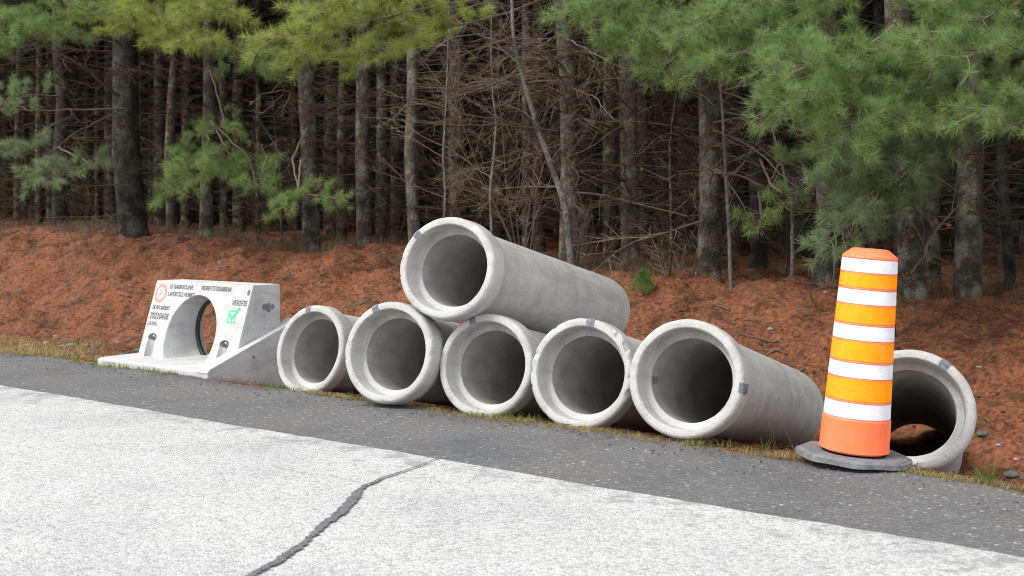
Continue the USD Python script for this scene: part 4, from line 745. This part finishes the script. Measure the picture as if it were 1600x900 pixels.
for k in range(n):
    e = unit(rr.normal(size=3) * [1, 1, 0.35]); w = unit(np.cross(e, [rr.normal() * 0.3, rr.normal() * 0.3, 1])); l = rr.uniform(0.03, 0.07); V += [c[k], c[k] + e * l * 0.5 + w * l * 0.32, c[k] + e * l, c[k] + e * l * 0.5 - w * l * 0.32]
i = np.arange(n) * 4; tag(obj('fallen_leaves', (np.array(V), np.vstack([np.stack([i, i + 1, i + 2], -1), np.stack([i, i + 2, i + 3], -1)])), M['dry_stem']), 'dull tan fallen leaves scattered over the needle bank', 'leaf litter', kind='stuff')
s = rr.uniform(9.3, 15, 9000); t = rr.uniform(5.75, 8.2, 9000); k = meshkit.fbm(np.stack([s * 1.4, t * 1.4, s * 0], -1), 3, 71) > 0.55; s, t = s[k], t[k]
tag(obj('ditch_grass', blades(rr, s, t, rr.uniform(0.02, 0.12, len(s)), 1.1, 0.002), M['grass']), 'sparse dry grass among the stones left of the headwall', 'grass', kind='stuff')
def weed(name, u, v, h, n, label, mat, lean, seed, width=0.003, cat='weed'):
    r = np.random.default_rng(1700 + seed); d = EYE * FPX / (v - HOR); p = at(u, v, d); sd, td = to_st(p[0], p[1]); x = thing(name, (p[0], p[1], gz_xy(p[0], p[1])), 0, 1, label, cat); mb = MB()
    for k in range(n):
        a = r.uniform(0, 6.28); q = grow(r, np.array([r.normal() * 0.012, r.normal() * 0.012, -0.01]), np.array([math.cos(a) * lean, math.sin(a) * lean, 1]), h * r.uniform(0.5, 1.0), 5, 0.07, 0.02); mb.tube(q, np.linspace(width, width * 0.3, 6), 3)
    obj('blade' if cat != 'stem' else 'stalk', mb.mesh(), M[mat], x)
weed('grass_tuft', 1545, 750, 0.13, 26, 'bright green grass tuft at the asphalt edge right of the last pipe', 'grass_green', 0.6, 1)
weed('grass_tuft', 1190, 698, 0.10, 16, 'green grass tuft at the asphalt edge left of the drum base', 'grass_green', 0.5, 2)
weed('grass_tuft', 248, 578, 0.09, 20, 'green grass tuft in front of the headwall lip', 'grass_green', 0.7, 3)
weed('dry_stalk', 1213, 695, 0.24, 3, 'dry pale stalks leaning in front of the large pipe barrel', 'dry_stem', 0.35, 4, 0.0026, 'stem')
weed('dry_stalk', 1240, 698, 0.17, 3, 'short dry stalks just left of the drum base', 'dry_stem', 0.2, 5, 0.0024, 'stem')
weed('dry_stalk', 620, 622, 0.17, 3, 'two thin dry stalks in front of the pipe under the stacked pipe', 'dry_stem', 0.15, 6, 0.0022, 'stem')
weed('dry_stalk', 565, 615, 0.14, 5, 'reddish dry stalks between the first two pipes', 'dry_stem', 0.7, 7, 0.002, 'stem')
weed('dry_stalk', 276, 582, 0.06, 2, 'dark little stalk in front of the headwall', 'twig', 0.1, 8, 0.004, 'stem')
weed('grass_tuft', 150, 562, 0.08, 18, 'green grass tuft left of the headwall lip', 'grass_green', 0.7, 9)
# seedling
p = at(1005, 438, 12.3); z = gz_xy(p[0], p[1]); sd = thing('fir_seedling', (p[0], p[1], z), 0, 1, 'small bright green fir seedling at the forest edge above the pipe row', 'seedling'); wood, green = MB(), MB(); r = np.random.default_rng(3)
wood.tube(np.array([[0, 0, -0.03], [0.01, 0, 0.12], [0, 0, 0.27]]), [0.006, 0.005, 0.002], 4); P, D = [], []
for k in range(60):
    zz = r.uniform(0.04, 0.25); a = r.uniform(0, 6.28); R = 0.24 * (1 - zz / 0.30) * r.uniform(0.2, 1.0); P.append(np.array([math.cos(a) * R, math.sin(a) * R, zz + 0.03 * R])); D.append(np.array([math.cos(a), math.sin(a), 0.5]))
put_tufts(green, r, P, D, 0.55); obj('stem', wood.mesh(), M['twig'], sd); tag(obj('needles', green.mesh(), M['seedling'], sd), kind='stuff')
# stones and dead wood on the bank
def stone(u, v, t_row, size, label, dark=False, group=None, seed=0):
    r = np.random.default_rng(2100 + seed); d = depth_at_t(u, t_row); x = (u - 800) / FPX * d; m = trimesh.creation.icosphere(2, 1.0); vv = m.vertices * (1 + 0.5 * (meshkit.fbm(m.vertices * 1.3 + seed, 3, seed)[:, None] - 0.5)); vv = np.round(vv * 3.2) / 3.2 * 0.35 + vv * 0.65
    vv = vv * (np.array([1.0, 0.8, 0.45]) * size); o = obj('stone', (vv, m.faces), M['stone_dark' if dark else 'stone'], smooth=25); X = UsdGeom.Xformable(o); X.AddTranslateOp().Set(Gf.Vec3d(x, d, gz_xy(x, d) + size * 0.12)); X.AddRotateZOp().Set(float(r.uniform(0, 360)))
    tag(o, label, 'stone', group)
stone(1580, 650, 8.2, 0.055, 'flat dark stone on the needle bank at the right edge', True, seed=1); stone(1535, 610, 8.7, 0.05, 'dark angular stone on the bank up right of the last pipe', True, seed=2); stone(1275, 575, 8.8, 0.055, 'grey stone on the bank just left of the drum', False, seed=3)
r = np.random.default_rng(8)
for k in range(26):
    stone(r.uniform(20, 225), 0, r.uniform(6.2, 8.4), r.uniform(0.02, 0.06), 'pale grey stone half bedded in needles left of the headwall', r.random() < 0.25, 'stones left of the headwall', 10 + k)
for k in range(34):
    stone(r.uniform(60, 1590), 0, r.uniform(7.6, 10.6), r.uniform(0.014, 0.035), 'small loose stone on the rust brown needle bank', r.random() < 0.5, 'small stones on the needle bank', 60 + k)
def stick(u, t_row, ln, r0, ang, label, seed, group=None):
    rq = np.random.default_rng(2500 + seed); d = depth_at_t(u, t_row); x = (u - 800) / FPX * d; dirv = np.array([math.cos(ang), math.sin(ang)]); pts = []
    for k in np.linspace(-0.5, 0.5, 8): q = np.array([x, d]) + dirv * ln * k; pts.append([q[0] - x + rq.normal() * 0.012, q[1] - d + rq.normal() * 0.012, gz_xy(q[0], q[1]) + 0.018])
    mb = MB(); mb.tube(np.array(pts), np.linspace(r0, r0 * 0.5, 8), 6)
    for k in range(3): twigs(mb, rq, np.array(pts[2 + k]), np.array([dirv[0], dirv[1], 0.5]) + rq.normal(size=3) * 0.5, ln * 0.3, r0 * 0.4, 0)
    o = obj('fallen_stick', mb.mesh(), M['dead_wood']); UsdGeom.Xformable(o).AddTranslateOp().Set(Gf.Vec3d(x, d, 0.0)); tag(o, label, 'stick', group)
stick(1222, 9.1, 0.45, 0.013, 0.6, 'dark fallen stick on the bank left of the drum', 1); stick(545, 8.0, 1.1, 0.015, 0.5, 'long fallen branch on the slope behind the two left pipes', 2)
for k in range(26): stick(r.uniform(20, 1590), r.uniform(8.3, 11.2), r.uniform(0.15, 0.6), r.uniform(0.004, 0.010), r.uniform(0, 3.1), 'thin dead stick lying on the rust brown needle bank', 10 + k, 'dead sticks on the needle bank')
